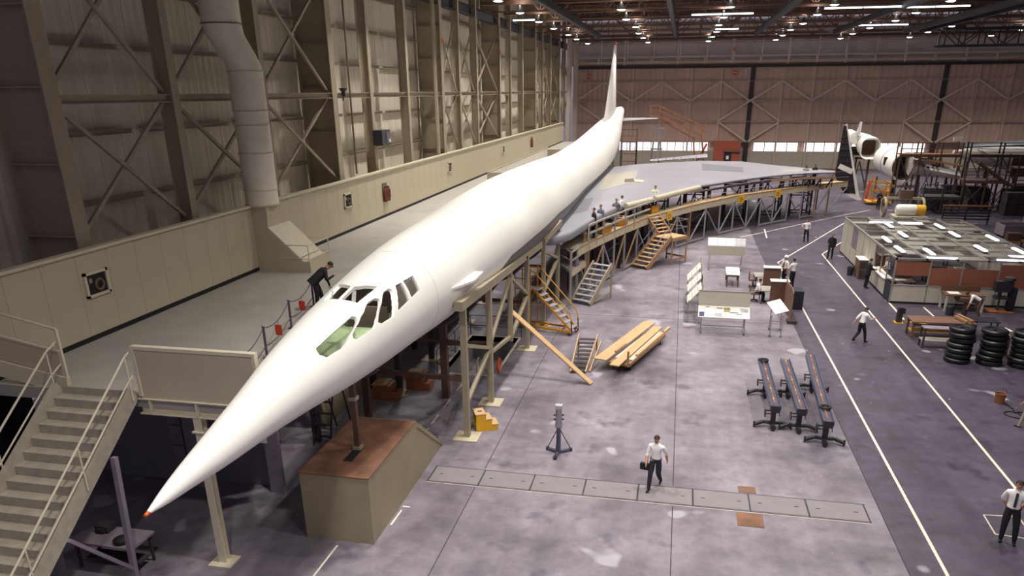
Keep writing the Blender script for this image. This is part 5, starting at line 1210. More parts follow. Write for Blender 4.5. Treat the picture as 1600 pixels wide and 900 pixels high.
for h in (5.3, 6.1): MB().bar((-8, 107, h), (-5.95, 107, h), .05).build('rail', 'jig_brown', t); MB().bar((-5.95, 107, h), (-5.95, 109, h), .05).build('rail', 'jig_brown', t)
for z in (1, 2, 3): MB().bar((-7.9, 106.9, z), (-5.95, 106.9, z), .1).build('cross_bar', 'orange_frame', t)
t = thing('steel_trestle', 'grey steel trestle in front of the long window strip', 'trestle', (-3.1, 103, 0))
for s in (-1, 1): MB().bar((-3.1+s*.85, 103, 0), (-3.1+s*.3, 103, 6.4), .2).build('leg', 'jig_steel', t)
for z, w in ((6.4, .9), (3.9, .75), (1.5, .8)): MB().bar((-3.1-w, 103, z), (-3.1+w, 103, z), .18).build('cross_bar', 'jig_steel', t)
t = thing('spare_flap', 'long pale flap section resting behind the wing', 'wing section', (0, 93, 0))
foil([((-3.4, 91, 3.4), (-3.4, 93, 3.4), .12), ((3.0, 90, 3.95), (3.0, 94.0, 4.0), .22)], 1, (0, 0, 1)).build('skin', 'wing_grey', t)
for x in (-2.5, 0, 2.4): MB().bar((x, 93.2, 0), (x, 93.2, 3.3), .15).build('stand', 'jig_dark', t)
MB().bar((-2.5, 93.2, .8), (2.4, 93.2, .8), .12).build('tie', 'jig_brown', t)
t = thing('cable_tray_row', 'row of yellow brackets fixed along the trailing edge', 'brackets', (0, 84, 4.1))
for k in range(6): MB().tube((-2.3+k*.75, 82.0+k*.25, WT-.02), (-2.1+k*.75, 82.0+k*.25, WT+.5), .04, 6).build('bracket', 'le_cream', t)
t = thing('maintenance_stand', 'amber maintenance stand with dark top near the far windows', 'stand', (20, 100, 0))
for s in (-1, 1):
    for y in (99.5, 101): MB().bar((19.6+s*1.3, y, 0), (19.8+s*.5, y, 3.6), .12).build('leg', 'orange_frame', t)
for k in range(5): MB().bar((19.2-.1*(4-k)*1.2, 99.5, .6+k*.65), (20.2+.1*(4-k)*1.2, 99.5, .6+k*.65), .08).build('rung', 'orange_frame', t)
MB().box(18.9, 21.1, 99.2, 101.2, 3.6, 3.85).build('deck', 'jig_dark', t); MB().box(19.3, 20.8, 99.6, 100.8, 3.85, 4.3).build('cowl', 'jig_dark', t); MB().bar((19.2, 99.6, 4.4), (21.4, 99.6, 4.55), .3, .2).build('beam', 'jig_dark', t)
t = thing('tail_fin_jig', 'tall dark lattice tail fin standing on its root with a white edge', 'tail fin', (18.7, 86, 0))
fp = [(17.3, .7), (18.4, .7), (16.5, 7.5), (16.3, 7.5), (16.1, 2.6), (16.6, 1.6)]
MB().prism(fp, 'y', 86.2, 86.5).build('core', 'black_steel', t)
MB().bar((18.75, 86.35, .05), (16.42, 86.35, 7.6), .35, .14, (0, 1, 0)).build('white_edge', 'paper', t)
MB().bar((16.35, 86.3, 3.5), (17.75, 86.3, 2.9), .5, .32, (0, 1, 0)).build('white_band', 'paper', t)
MB().bar((17.2, 86.35, .9), (19.0, 86.35, .05), .35, .3, (0, 1, 0)).build('foot_edge', 'paper', t)
for k in range(12): z = 1+k*.62; MB().bar((16.25 if z > 2.6 else 16.9, 86.18, z-.25), (18.15-.155*k, 86.18, z-.15), .05, .06).build('rib', 'jig_dark', t)
t = thing('orange_prop', 'orange prop standing beside the dark tail fin', 'prop', (19.4, 86, 0)); MB().bar((19.4, 86, .02), (19.6, 86, 2.1), .2).build('post', 'sign_orange', t); MB().box(19.2, 19.7, 85.8, 86.2, 0, .06).build('foot', 'sign_orange', t); MB().bar((19.2, 86, .05), (19.1, 86, 3.0), .06).build('stay', 'orange_frame', t)

# second airframe: big white barrel with open front, nose section, tail nacelle
bf = thing('fuselage_barrel', 'big white fuselage barrel section with an open brown lined end', 'fuselage section', (22.5, 92, 0))
def bring(cx, y, cz, r, n=36): return [Vector((cx+r*math.cos(2*PI*k/n), y, cz+r*math.sin(2*PI*k/n))) for k in range(n)]
q = MB(); q.rings([bring(23.0, 86.5, 3.4, 1.5), bring(22.95, 88.5, 3.45, 1.55), bring(22.9, 92, 3.6, 1.55), bring(22.85, 94, 3.65, 1.5)], cap=False); q.rings([bring(23.0, 86.5, 3.4, 1.38), bring(22.95, 88.5, 3.45, 1.43), bring(22.85, 94, 3.65, 1.4)], cap=False); q.rings([bring(23.0, 86.5, 3.4, 1.5), bring(23.0, 86.5, 3.4, 1.38)], cap=False)
q.build('shell', 'paper', bf, smooth=True)
q = MB(); q.rings([bring(22.95, 88.2, 3.44, 1.4), bring(22.95, 88.25, 3.44, 1.4)]); q.build('bulkhead', 'wood_dark', bf)
MB().box(22.7, 23.4, 88.1, 88.19, 2.3, 4.6).build('doorway', 'base_black', bf)
q = MB(); q.rings([bring(22.92, 90.4, 3.53, 1.57), bring(22.92, 90.6, 3.54, 1.57)]); q.build('hoop_band', 'jig_steel', bf)
MB().box(21.36, 21.6, 88.6, 89.3, 3.4, 4.2).build('window_slot', 'base_black', bf)
for x in (21.8, 23.7):
    for y in (88, 93): MB().bar((x, y, 0), (x, y, 1.8), .2).build('cradle_leg', 'jig_dark', bf)
MB().box(20.9, 24.6, 86.9, 87.2, 1.3, 1.55).build('cradle_beam', 'le_cream', bf)
ns = thing('nose_section', 'white tapering airframe section with round portholes on the brown scaffold', 'fuselage section', (26, 84, 2))
foil([((23.2, 84.8, 3.6), (23.2, 89, 3.9), 1.1), ((25.2, 83.5, 3.3), (25.2, 88.5, 3.6), .75), ((27.0, 82.6, 3.0), (27.0, 88, 3.2), .5)], 1, (0, 0, 1)).build('shell', 'fin_white', ns, smooth=True)
for k in range(5): MB().tube((23.6+.35*k, 84.42-.25*k+.3, 3.9-.12*(k % 3)), (23.6+.35*k, 84.3-.25*k-.1, 3.9-.12*(k % 3)), .09, 10).build('porthole', 'base_black', ns)
MB().bar((23.2, 84.9, 4.55), (27.0, 82.8, 3.9), .6, .12).build('crown_panel', 'orange_frame', ns)
for x in (23.8, 26.4): MB().bar((x, 84.6, 0), (x, 84.6, 2.8), .2).build('stand', 'jig_dark', ns)
lw = thing('airframe_wing_root', 'long pale airframe body lying on brown staging at far right', 'fuselage section', (33, 84, 2))
q = MB(); q.rings([bring(27.8, 88, 4.4, .5), bring(30, 86, 4.3, .95), bring(36, 86, 4.2, 1.15), bring(44, 86.5, 4.3, 1.2)]); R3 = []
q = MB(); n = 24
for x, r, z in ((27.0, .25, 4.9), (28.2, .6, 4.75), (31, 1.0, 4.5), (36, 1.25, 4.3), (44, 1.3, 4.3)): R3.append([Vector((x, 86+r*math.cos(2*PI*k/n), z+r*math.sin(2*PI*k/n))) for k in range(n)])
q.rings(R3); q.build('shell', 'fin_white', lw, smooth=True)
for x in (30, 35, 40): MB().bar((x, 85, 0), (x, 85, 3.3), .25).build('stand', 'jig_dark', lw); MB().bar((x, 84.8, 3.3), (x, 87, 3.3), .25).build('saddle', 'jig_brown', lw)
MB().box(32, 35.5, 84.4, 84.5, 2.8, 4.6).build('brown_panel', 'wood_brown', lw)
nc = thing('engine_nacelle', 'white rounded nacelle with dark square intake and stub fin', 'nacelle', (20.9, 96, 0))
def rring(cx, y, cz, a, b, p=4., n=32):
    o = []
    for k in range(n):
        c, s = math.cos(2*PI*k/n), math.sin(2*PI*k/n); o.append(Vector((cx+a*abs(c)**(2/p)*(1 if c > 0 else -1), y, cz+b*abs(s)**(2/p)*(1 if s > 0 else -1))))
    return o
q = MB(); q.rings([rring(21.1, 95, 4.65, .9, .95), rring(21.1, 94.8, 4.65, 1.05, 1.15, 3), rring(21.1, 95.4, 4.7, 1.1, 1.2, 2.6), rring(21.2, 99, 5.1, .9, .95, 2.2), rring(21.2, 104, 5.5, .5, .55, 2)], cap=False); q.rings([rring(21.1, 95, 4.65, .9, .95), rring(21.1, 98, 4.8, .8, .85)], cap=False); q.build('cowl', 'paper', nc, smooth=True)
q = MB(); q.rings([rring(21.1, 96.6, 4.75, .86, .9), rring(21.1, 96.65, 4.75, .86, .9)]); q.build('intake_face', 'wood_dark', nc)
foil([((20.2, 97, 6.0), (20.2, 99.5, 6.0), .15), ((20.45, 98, 7.4), (20.45, 99.2, 7.4), .1)], 1, (1, 0, 0)).build('stub_fin', 'print_grey', nc)
q = MB(); q.rings([rring(19.9, 98, 5.6, .5, .7, 2.2), rring(19.7, 100, 5.8, .5, .7, 2.2), rring(19.7, 103, 5.9, .3, .4, 2)]); q.build('side_pod', 'paper', nc, smooth=True)
for x in (20.2, 21.6): MB().bar((x, 97, 0), (x, 97, 3.6), .2).build('stand_leg', 'jig_dark', nc); MB().bar((x, 97, .3), (20.9, 98.5, 3), .12).build('stand_brace', 'jig_dark', nc)
MB().bar((20, 97, 3.45), (21.8, 97, 3.45), .2).build('stand_head', 'jig_brown', nc)
# yellow cage dolly
yc = thing('yellow_cage', 'yellow tubular cage dolly in front of the white barrel', 'dolly', (20.2, 83.5, 0))
for x in (19.4, 20.9):
    for y in (83, 84.4): MB().bar((x, y, .3), (x, y, 2.9 if x < 20 else 2.2), .1).build('post', 'amber', yc); MB().torus((x, y, .14), .1, .04, 12, 6, 'x').build('wheel', 'rubber', yc)
for z in (.35, 1.3, 2.2): MB().bar((19.4, 83, z), (20.9, 83, z), .1).build('bar', 'amber', yc); MB().bar((19.4, 84.4, z), (20.9, 84.4, z), .1).build('bar', 'amber', yc); MB().bar((20.9, 83, z), (20.9, 84.4, z), .1).build('bar', 'amber', yc)
for a, b in (((19.4, 83, .4), (20.9, 83, 2.1)), ((20.9, 83, .4), (19.4, 83, 2.1)), ((20.9, 83, .4), (20.9, 84.4, 2.1))): MB().bar(a, b, .08).build('brace', 'amber', yc)
MB().box(18.9, 21.2, 82.7, 84.7, .22, .34).build('base', 'amber', yc)
# brown scaffolding in front of second airframe
def scaffold(x0, x1, y0, y1, decks, label, nx=3, mt='jig_brown', ml='jig_brown', group='brown staging at right'):
    t = thing('scaffold', label, 'scaffold', ((x0+x1)/2, (y0+y1)/2, 0), group=group)
    top = decks[-1]+1.1
    for i in range(nx+1):
        x = x0+(x1-x0)*i/nx
        for y in (y0, y1): MB().bar((x, y, 0), (x, y, top), .12).build('standard', ml, t)
    for z in decks:
        MB().box(x0, x1, y0, y1, z-.1, z).build('deck', mt, t); MB().bar((x0, y0-.05, z-.15), (x1, y0-.05, z-.15), .1, .25).build('ledger', ml, t)
        for h in (.5, 1.05): MB().bar((x0, y0, z+h), (x1, y0, z+h), .06).build('guard_rail', mt, t)
    for i in range(nx):
        a, b = x0+(x1-x0)*i/nx, x0+(x1-x0)*(i+1)/nx; z = decks[0]
        MB().bar((a, y0, .2), (b, y0, z-.2), .07).build('brace', ml, t); MB().bar((b, y0, .2), (a, y0, z-.2), .07).build('brace', ml, t)
    return t
s1 = scaffold(26.4, 30.2, 79.5, 82, [2.9], 'brown scaffold bay with stair flight beside the nose section', 2, 'jig_brown', 'jig_brown')
flight(s1, (30.6, 79.9), (-.95, 0), .9, 9, .24, .36, 'jig_brown', 'jig_brown', z0=2.3, sw=.06, sh=.2)
for s in (-.45, .45): MB().bar((30.9, 79.9+s, 3.2), (27.3, 79.9+s, 5.6), .06).build('stair_rail', 'jig_brown', s1)
scaffold(31, 46, 80, 82.5, [2.4, 4.0], 'long brown scaffold at the right picture edge', 5, 'jig_brown', 'jig_dark')
scaffold(21.6, 27.2, 84.0, 85.5, [4.9], 'orange railed scaffold deck above the white barrel', 3, 'orange_frame', 'jig_brown')
scaffold(27.6, 45, 83.0, 84.0, [5.0], 'orange railed gangway along the pale airframe', 6, 'orange_frame', 'jig_dark')
scaffold(22.5, 25.8, 77.5, 79.5, [1.6], 'low dark staging in front of the barrel', 2, 'jig_dark', 'jig_dark')
t = thing('box_sign', 'small white box sign on a post above the orange deck', 'sign', (26.7, 84.4, 6)); MB().box(26.3, 27.2, 84.3, 84.5, 6.1, 6.5).build('panel', 'paper', t); MB().bar((26.7, 84.4, 4.9), (26.7, 84.4, 6.1), .08).build('post', 'jig_brown', t)
t = thing('dark_wing_panel', 'long dark wing panel lying behind the orange gangway', 'wing section', (37, 92, 4)); foil([((30, 92, 5.1), (30, 95, 5.2), .2), ((46, 91, 5.9), (46, 96, 6.1), .4)], 1, (0, 0, 1)).build('skin', 'navy', t)
for x in (31, 36, 43): MB().bar((x, 93.5, 0), (x, 93.5, 5.1), .25).build('stand', 'jig_dark', t)
# engine on a stand, benches
es = thing('engine_stand', 'white and yellow topped engine unit on a dark stand', 'engine stand', (19.6, 70.5, 0))
MB().box(18.3, 21.0, 69.8, 71.6, .6, .8).build('bed', 'le_cream', es); q = MB(); q.rings([[Vector((x, 70.6+r*math.cos(2*PI*k/16), 1.3+r*math.sin(2*PI*k/16))) for k in range(16)] for x, r in ((18.5, .3), (18.7, .45), (20.0, .45), (20.1, .42))]); q.build('casing', 'paper', es, smooth=True)
q = MB(); q.rings([[Vector((x, 70.6+r*math.cos(2*PI*k/16), 1.3+r*math.sin(2*PI*k/16))) for k in range(16)] for x, r in ((20.1, .43), (20.8, .43), (20.9, .3))]); q.build('nose_ring', 'yellow', es, smooth=True)
for k in range(5): MB().tube((18.6+k*.5, 69.78, .7), (18.6+k*.5, 69.82, .7), .06, 8).build('bolt', 'black_steel', es)
for x, y in ((18.5, 70), (20.8, 70), (18.5, 71.4), (20.8, 71.4)): MB().bar((x, y, 0), (x, y, .6), .15).build('leg', 'jig_dark', es)
for x in (18.0, 21.1): MB().torus((x, 72.6, 1.2), .8, .12, 20, 6, 'x').build('ring_frame', 'jig_grey', es)
MB().bar((18.0, 72.6, 2.0), (21.1, 72.6, 2.0), .2).build('ring_tie', 'jig_grey', es); MB().box(19.2, 20.2, 72.4, 72.9, 2.0, 2.7).build('gear_box', 'jig_brown', es)
t = thing('assembly_bench', 'white topped assembly bench behind the office roof', 'workbench', (19.8, 64.5, 0)); MB().box(18.2, 21.5, 63.9, 65.2, .85, .92).build('top', 'paper', t)
for x, y in ((18.3, 64), (21.4, 64), (18.3, 65.1), (21.4, 65.1)): MB().bar((x, y, 0), (x, y, .85), .08).build('leg', 'jig_dark', t)
MB().box(18.3, 21.4, 64, 65.1, .3, .36).build('shelf', 'jig_dark', t); MB().box(19.6, 20.2, 64.2, 64.8, .92, 1.15).build('tray', 'print_grey', t)
t = thing('yellow_pallet', 'yellow topped low pallet beside the assembly bench', 'pallet', (16.6, 66, 0))
for k in range(4): MB().box(15.8, 17.2, 65.4+k*.35, 65.7+k*.35, .1, .16).build('slat', 'yellow', t)
for x in (15.9, 16.5, 17.1): MB().box(x-.05, x+.05, 65.4, 66.75, 0, .1).build('runner', 'timber', t)
t = thing('pipe_rack', 'dark rack of pipes with an orange top rail', 'rack', (24.3, 72, 0)); MB().bar((22.5, 71.5, 1.6), (26.3, 71.5, 1.6), .15, .1).build('top_rail', 'orange_frame', t)
for k in range(4): MB().tube((22.5, 71.4, .5+k*.26), (26.3, 71.4, .5+k*.26), .07, 8).build('pipe', 'dark_metal', t)
for x in (22.6, 24.4, 26.2): MB().bar((x, 71.5, 0), (x, 71.5, 1.6), .12).build('upright', 'jig_dark', t)
for k, (x, y, lab) in enumerate(((27.5, 66, 'nearer the camera'), (31, 70, 'farther back'))):
    t = thing('material_bin', 'purplish steel material bin on the dark floor, '+lab, 'bin', (x, y, 0)); q = MB(); q.box(x-2.3, x+2.3, y-.9, y-.84, .15, 1.0); q.build('side', 'purple_post', t); MB().box(x-2.3, x+2.3, y+.84, y+.9, .15, 1.0).build('side', 'purple_post', t); MB().box(x-2.3, x-2.24, y-.84, y+.84, .15, 1.0).build('end', 'purple_post', t); MB().box(x+2.24, x+2.3, y-.84, y+.84, .15, 1.0).build('end', 'purple_post', t); MB().box(x-2.24, x+2.24, y-.84, y+.84, .15, .2).build('floor', 'purple_post', t)
    for dx in (-2, 2): MB().bar((x+dx, y-.8, .08), (x+dx, y+.8, .08), .16).build('skid', 'jig_dark', t)
for k, (x, y) in enumerate(((22.0, 55), (22.3, 49.5), (21.2, 45))):
    t = thing('wood_rack', 'orange brown timber rack right of the shop office, '+['farthest', 'middle', 'nearest'][k], 'rack', (x, y, 0), group='timber racks beside the office')
    for dx in (-.7, .7):
        for dy in (-.5, .5): MB().bar((x+dx, y+dy, 0), (x+dx, y+dy, 1.6), .1).build('upright', 'wood_brown', t)
    for z in (.5, 1.1, 1.55): MB().box(x-.75, x+.75, y-.55, y+.55, z, z+.05).build('shelf', 'orange_frame', t)
    MB().box(x-.5, x+.3, y-.3, y+.3, 1.6, 2.1).build('carton', 'jig_brown', t)

# dark boxes added to darken the space under the staging
cr = None
for k, (x, y) in enumerate(((24.2, 80.6), (26.8, 83.2), (28.6, 83.0), (31.4, 80.9), (33.6, 81.2), (35.8, 80.9), (38.2, 81.2), (28.2, 80.7), (40.6, 81), (43.2, 81.1), (30.5, 78), (34.5, 78.3), (38.5, 77.8))):
    lab = 'dark box added to darken the space under the staging, number %s from the left' % ['two', 'five', 'six', 'eight', 'nine', 'ten', 'eleven', 'four', 'twelve', 'thirteen', 'seven', 'three', 'one'][k] if False else 'dark box added to darken the space among the brown staging at right'
    if cr is None:
        cr = thing('darkening_box', lab, 'crate', (x, y, 0), group='dark boxes added among the staging')
        for z in (0, 1.05): MB().box(-.95, .95, -.6, .6, z, z+1.0).build('body', 'jig_dark', cr, local=True)
        for dx in (-.8, 0, .8): MB().box(dx-.06, dx+.06, -.63, -.6, .05, 2.0).build('batten', 'black_steel', cr, local=True)
    else: dup(cr, (x, y, 0), .06*(k % 3), lab)
# ================================================================== PEOPLE
ARM = {
 'down': ((.05, -.03, -.29), (.06, .06, -.54)), 'behind': ((.08, -.12, -.27), (-.08, -.17, -.50)), 'hips': ((.2, -.1, -.25), (.0, .04, -.46)),
 'work': ((.05, .10, -.27), (-.03, .36, -.26)), 'swingF': ((.05, .08, -.28), (.03, .26, -.46)), 'swingB': ((.07, -.14, -.26), (.09, -.2, -.5)),
 'folded': ((.08, .06, -.28), (-.12, .22, -.22)), 'face': ((.09, .2, -.2), (-.08, .30, .05)), 'reach': ((.06, .2, -.2), (.0, .45, -.12)), 'carry': ((.1, -.02, -.28), (.05, .2, -.38)), 'hang': ((.04, .06, -.28), (.04, .14, -.54))}
LEG = {'stand': ((0, .02, .50), (0, -.02, .09)), 'wide': ((.05, .02, .50), (.09, -.02, .09)), 'fwd': ((0, .16, .53), (0, .24, .09)), 'back': ((0, .0, .50), (0, -.30, .16)), 'sit': ((.03, .44, .52), (.03, .42, .09)), 'bent': ((.02, .10, .50), (.02, -.04, .09))}
BODY = {}
def body_mesh(arms, legs, lean, sleeve, sub, sit, turn):
    key = (arms, legs, lean, sleeve, sub, sit)
    if key in BODY: return BODY[key]
    hz = .52 if sit else .95
    ca, sa = math.cos(lean), math.sin(lean)
    def U(p):   # upper body frame rotated forward about the pelvis
        x, y, z = p[0], p[1], p[2]-.95
        return Vector((x, y*ca+z*sa, z*ca-y*sa+hz))
    V, E = [], []
    def v(p, rx, ry=None, root=False): V.append((Vector(p), rx, ry or rx, root)); return len(V)-1
    def e(a, b, lab): E.append((a, b, lab))
    pel = v((0, 0, hz), .165, .12, True); bel = v(U((0, .01, 1.10)), .165, .125); che = v(U((0, .01, 1.28)), .18, .125); upc = v(U((0, 0, 1.41)), .145, .105)
    nek = v(U((0, .0, 1.50)), .056); hb = v(U((0, .02, 1.575)), .068, .075); hm = v(U((0, .025, 1.655)), .076, .09); ht = v(U((0, .01, 1.73)), .06, .07)
    e(pel, bel, 1); e(bel, che, 1); e(che, upc, 1); e(upc, nek, 0); e(nek, hb, 0); e(hb, hm, 0); e(hm, ht, 0)
    for s, an, ln in ((1, arms[0], legs[0]), (-1, arms[1], legs[1])):
        sp = Vector((s*.185, 0, 1.41)); ea, wa = ARM[an]
        sh = v(U(sp), .076); e(upc, sh, 1)
        if an == 'hang':
            S = U(sp); el = v(S+Vector((s*ea[0], ea[1], ea[2])), .058); W0 = S+Vector((s*wa[0], wa[1], wa[2])); EL = S+Vector((s*ea[0], ea[1], ea[2]))
        else:
            EL = U(sp+Vector((s*ea[0], ea[1], ea[2]))); el = v(EL, .058); W0 = U(sp+Vector((s*wa[0], wa[1], wa[2])))
        e(sh, el, 1); wr = v(W0, .035); e(el, wr, 1 if sleeve else 0)
        hd_ = (W0-EL).normalized(); pm_ = W0+hd_*.075; pa = v(pm_, .036, .02); e(wr, pa, 0)
        # five fingers as short bent chains rooted in the palm
        side = hd_.cross(Vector((s*1., .3, .2))).normalized(); curl = hd_.cross(side).normalized()
        for k, (off, ln_) in enumerate(((-.028, .068), (-.01, .08), (.01, .076), (.028, .06))):
            a = v(pm_+side*off, .0095, None, True); b = v(pm_+side*off*1.15+hd_*(ln_*.6)+curl*.006, .009); c = v(pm_+side*off*1.15+hd_*ln_+curl*.026, .0075); e(a, b, 0); e(b, c, 0)
        a = v(W0+hd_*.03-side*.02, .011, None, True); b = v(W0+hd_*.07-side*.055+curl*.012, .010); c = v(W0+hd_*.1-side*.06+curl*.02, .008); e(a, b, 0); e(b, c, 0)
        ka, aa = LEG[ln]; hp = v((s*.09, 0, hz-.03), .112, .115); e(pel, hp, 2)
        kn = v((s*(.1+ka[0]), ka[1], ka[2]), .08); an_ = v((s*(.1+aa[0]), aa[1], aa[2]), .058); e(hp, kn, 2); e(kn, an_, 2)
        he = v((s*(.1+aa[0]), aa[1]-.03, aa[2]-.05), .04); e(an_, he, 3); to = v((s*(.115+aa[0]), aa[1]+.17, aa[2]-.055), .036); e(he, to, 3)
    a = v(U((0, .1, 1.655)), .011, None, True); b = v(U((0, .128, 1.63)), .015); e(a, b, 0)
    for s in (-1, 1): a = v(U((s*.075, .015, 1.665)), .017, .01, True); b = v(U((s*.083, .005, 1.63)), .012, .009); e(a, b, 0)
    me = bpy.data.meshes.new('sk'); me.from_pydata([p[0] for p in V], [(a, b) for a, b, _ in E], [])
    o = bpy.data.objects.new('sk', me); COL.objects.link(o)
    md = o.modifiers.new('s', 'SKIN'); md.use_smooth_shade = True; md.branch_smoothing = .4
    for i, p in enumerate(V): sv = me.skin_vertices[0].data[i]; sv.radius = (p[1], p[2]); sv.use_root = p[3]
    sd = o.modifiers.new('u', 'SUBSURF'); sd.levels = sub; sd.render_levels = sub
    bpy.context.view_layer.update()
    r = bpy.data.meshes.new_from_object(o.evaluated_get(bpy.context.evaluated_depsgraph_get()))
    bpy.data.objects.remove(o)
    segs = [(V[a][0], V[b][0], l, .5*(V[a][1]+V[b][1])) for a, b, l in E]
    r.materials.clear()
    for n in ('skin', 'cloth_white', 'cloth_navy', 'shoe'): r.materials.append(M[n])
    for p in r.polygons:
        c = p.center; best = 9; L_ = 1; best_i = 0
        for i_, (a, b, l, rad) in enumerate(segs):
            d = b-a; t = max(0, min(1, (c-a).dot(d)/max(1e-9, d.length_squared))); dd = (c-(a+d*t)).length-rad
            if dd < best: best = dd; L_ = l; best_i = i_
        if L_ == 1 and (c-V[0][0]).dot(Vector((0, sa, ca))) < .03 and abs(c.x) < .2 and best_i == 0: L_ = 2
        p.material_index = L_; p.use_smooth = True
    BODY[key] = (r, U)
    return BODY[key]
def person(loc, face, label, shirt='cloth_white', trousers='cloth_navy', hair='hair_dark', arms=('down', 'down'), legs=('stand', 'stand'), lean=0., long_=False, near=False, tie=None, hat=None, sit=False, glasses=False, bag=False, h=1.0, jacket=False):
    """face: heading in degrees, 0 = +Y (away from camera), counterclockwise"""
    t = thing('person', label, 'person', loc, D(face))
    t.scale = (h, h, h)
    src, U = body_mesh(arms, legs, lean, long_, 2 if near else 1, sit, 0)
    me = src.copy(); me.materials[1] = M[shirt]; me.materials[2] = M[trousers]
    o = bpy.data.objects.new('body', me); COL.objects.link(o); o.parent = t; WM[o.name] = WM[t.name]
    # hair cap
    q = MB(); n, mm = 16, 9; c = Vector((0, .012, 1.672)); vs = {}
    for i in range(mm+1):
        for k in range(n):
            ph = PI*i/mm; th = 2*PI*k/n
            vs[i, k] = U(c+Vector((.088*math.sin(ph)*math.cos(th), .104*math.sin(ph)*math.sin(th), .094*math.cos(ph))))
    for i in range(mm):
        for k in range(n):
            ph = PI*(i+.5)/mm; th = 2*PI*(k+.5)/n; y = math.sin(ph)*math.sin(th); z = math.cos(ph)
            if z > .35 or (y < .25 and z > -.15) or (y < -.35 and z > -.6): q.add([vs[i, k], vs[i, (k+1) % n], vs[i+1, (k+1) % n], vs[i+1, k]], [(0, 1, 2, 3)])
    q.build('hair', hair, t, local=True, smooth=True)
    if near:
        for s in (-.032, .032): MB().lathe([(.003, -.008), (.010, 0), (.003, .008)], U((s, .108, 1.668)), 8).build('eye', 'eye', t, local=True)
        MB().bar(U((-.024, .108, 1.60)), U((.024, .108, 1.60)), .012, .01).build('mouth', 'lip', t, local=True)
        MB().bar(U((-.05, .1, 1.69)), U((.05, .1, 1.69)), .014, .01).build('brow', hair, t, local=True)
    if glasses: MB().bar(U((-.07, .115, 1.668)), U((.07, .115, 1.668)), .02, .028).build('glasses', 'base_black', t, local=True)
    if tie:
        MB().bar(U((0, .118, 1.45)), U((0, .148, 1.28)), .06, .02, (0, 1, 0)).build('tie', tie, t, local=True); MB().bar(U((0, .148, 1.28)), U((0, .146, 1.08)), .06, .02, (0, 1, 0)).build('tie_end', tie, t, local=True)
    if hat:
        hc = U((0, .012, 1.70)); q = MB(); q.lathe([(.135, 0), (.118, .015), (.112, .06), (.08, .105), (.0, .125)], hc, 16, cap=False); q.build('hard_hat', hat, t, local=True, smooth=True)
    if not sit and not jacket:
        q = MB(); q.lathe([(.17, -.02), (.174, 0), (.17, .025)], (0, .0, .985), 16, cap=False)
        q.v = [Vector((p.x, p.y*.72, p.z)) for p in q.v]; q.build('belt', 'tie_dark', t, local=True)
    if jacket:
        q = MB(); R2 = []
        for z, rx, ry in ((.78, .235, .17), (.92, .225, .16), (1.08, .21, .15), (1.28, .22, .152), (1.42, .185, .125)):
            R2.append([U((rx*math.cos(2*PI*k/18), ry*math.sin(2*PI*k/18), z)) for k in range(18)])
        q.rings(R2, cap=False); q.build('jacket', shirt, t, local=True, smooth=True)
    if bag:
        MB().bar((.26, .1, .62), (.26, .1, .82), .34, .1, (0, 1, 0)).build('satchel', 'base_black', t, local=True)
    return t
person((8.95, 18.75, 0), 158, 'man in white shirt and dark tie standing with arms behind, lower right corner', tie='tie_dark', trousers='cloth_black', arms=('behind', 'behind'), legs=('stand', 'wide'), near=True, h=1.03)
person((-.1, 19.9, 0), 165, 'man in white shirt striding across the trench covers carrying a dark bag', trousers='cloth_navy', arms=('swingF', 'swingB'), legs=('fwd', 'back'), near=True, bag=True, lean=.06)
person((8.75, 35.6, 0), -60, 'man in white shirt walking along the aisle between white lines', trousers='cloth_black', hair='hair_brown', arms=('reach', 'swingB'), legs=('fwd', 'back'), lean=.2, near=True, h=.97)
person((12.45, 26.6, 0), 60, 'man in khaki trousers and pale shirt at the right picture edge', shirt='cloth_lightgrey', trousers='cloth_khaki', hair='hair_brown', arms=('down', 'swingF'), legs=('wide', 'fwd'), near=True)
person((15.5, 40.8, 0), 75, 'man in white shirt bending over the vise before the office', trousers='jig_brown', arms=('hang', 'hang'), legs=('bent', 'bent'), lean=1.15)
person((11.3, 46.6, 0), -80, 'man in dark suit leaning at the office counter', shirt='cloth_black', trousers='cloth_black', arms=('work', 'work'), legs=('stand', 'stand'), lean=.12, long_=True, jacket=True)
person((12.6, 47.3, 0), 95, 'man in white shirt behind the office counter', trousers='cloth_grey', hair='hair_grey', arms=('work', 'work'), lean=.25)
person((10.7, 54.9, 0), 150, 'man in dark suit walking beside the office wall', shirt='cloth_black', trousers='cloth_black', hair='hair_grey', arms=('carry', 'down'), legs=('fwd', 'stand'), long_=True, jacket=True)
person((9.9, 61.0, 0), 165, 'man in white shirt with hands at hips on the open floor near the walkway', trousers='cloth_navy', hair='hair_brown', arms=('hips', 'down'), legs=('stand', 'wide'))
person((19.3, 79.9, 0), 170, 'man in dark clothes standing before the yellow cage', shirt='cloth_black', trousers='cloth_black', arms=('folded', 'folded'), long_=True)
person((6.62, 46.5, 0), 120, 'man in white hard hat and tie beside the far desk', tie='tie_dark', trousers='cloth_black', hat='helmet', arms=('work', 'down'))
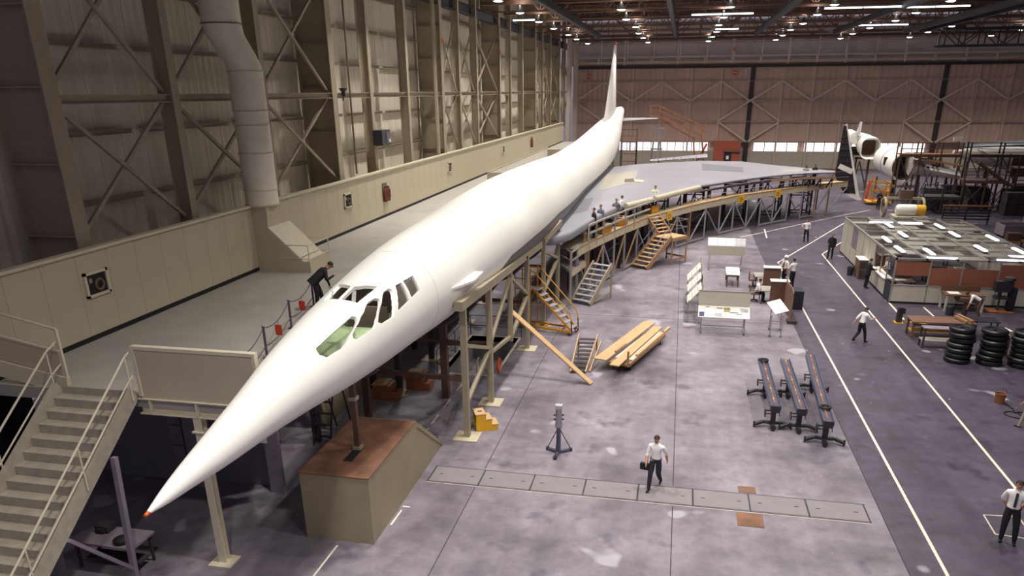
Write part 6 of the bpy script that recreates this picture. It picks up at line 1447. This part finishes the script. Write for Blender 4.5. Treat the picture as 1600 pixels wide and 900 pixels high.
person((7.0, 45.9, 0), 40, 'dark haired man in white shirt seen from behind at the far desk', trousers='cloth_black', arms=('work', 'work'))
person((4.62, 42.3, 0), -90, 'man in white shirt sitting at the near desk writing', trousers='cloth_black', arms=('work', 'work'), legs=('sit', 'sit'), lean=.25, sit=True)
person((-11.25, 21.75, MZ), -55, 'man in dark suit stooping to look into the cockpit', shirt='cloth_black', trousers='cloth_black', arms=('face', 'hang'), legs=('stand', 'fwd'), lean=.85, long_=True, near=True, glasses=True, jacket=True)
person((-4.75, 44.6, DZ), 110, 'man in dark jacket on the near end of the walkway', shirt='cloth_black', trousers='cloth_black', arms=('folded', 'down'), long_=True, jacket=True)
person((-4.5, 46.0, DZ), 150, 'man in blue grey shirt beside the dark jacketed man', shirt='cloth_blue', trousers='cloth_navy', hair='hair_brown', arms=('down', 'folded'), long_=True)
person((-3.8, 49.0, DZ), 175, 'man in light grey work clothes looking down on the walkway', shirt='cloth_grey', trousers='cloth_lightgrey', hair='hair_grey', arms=('folded', 'down'), long_=True, lean=.08)
person((-3.55, 50.4, DZ), 60, 'man in white shirt half hidden behind the grey clad man', trousers='cloth_navy', arms=('work', 'down'))
person((-1.6, 56.2, DZ), 165, 'man in cream shirt standing at the head of the wooden stair', shirt='cloth_cream', trousers='cloth_navy', hair='hair_brown', arms=('folded', 'folded'))
person((11.2, 73.9, DZ), -30, 'man in grey shirt bending toward the outer wing', shirt='cloth_grey', trousers='cloth_grey', arms=('reach', 'work'), lean=.25, long_=True)
person((12.2, 74.9, DZ), 10, 'man in black seen from behind on the outer walkway', shirt='cloth_black', trousers='cloth_black', arms=('work', 'work'), long_=True)
person((17.9, 63.2, 0), -20, 'man in dark overalls at the assembly bench', shirt='cloth_black', trousers='jig_brown', arms=('work', 'work'), lean=.2, long_=True)
person((19.0, 63.1, 0), 0, 'worker in brown shirt bending over the assembly bench', shirt='cloth_white', trousers='cloth_black', hair='hair_brown', arms=('work', 'reach'), lean=.5, long_=True)
for m_ in [m for m in bpy.data.meshes if m.users == 0]: bpy.data.meshes.remove(m_)
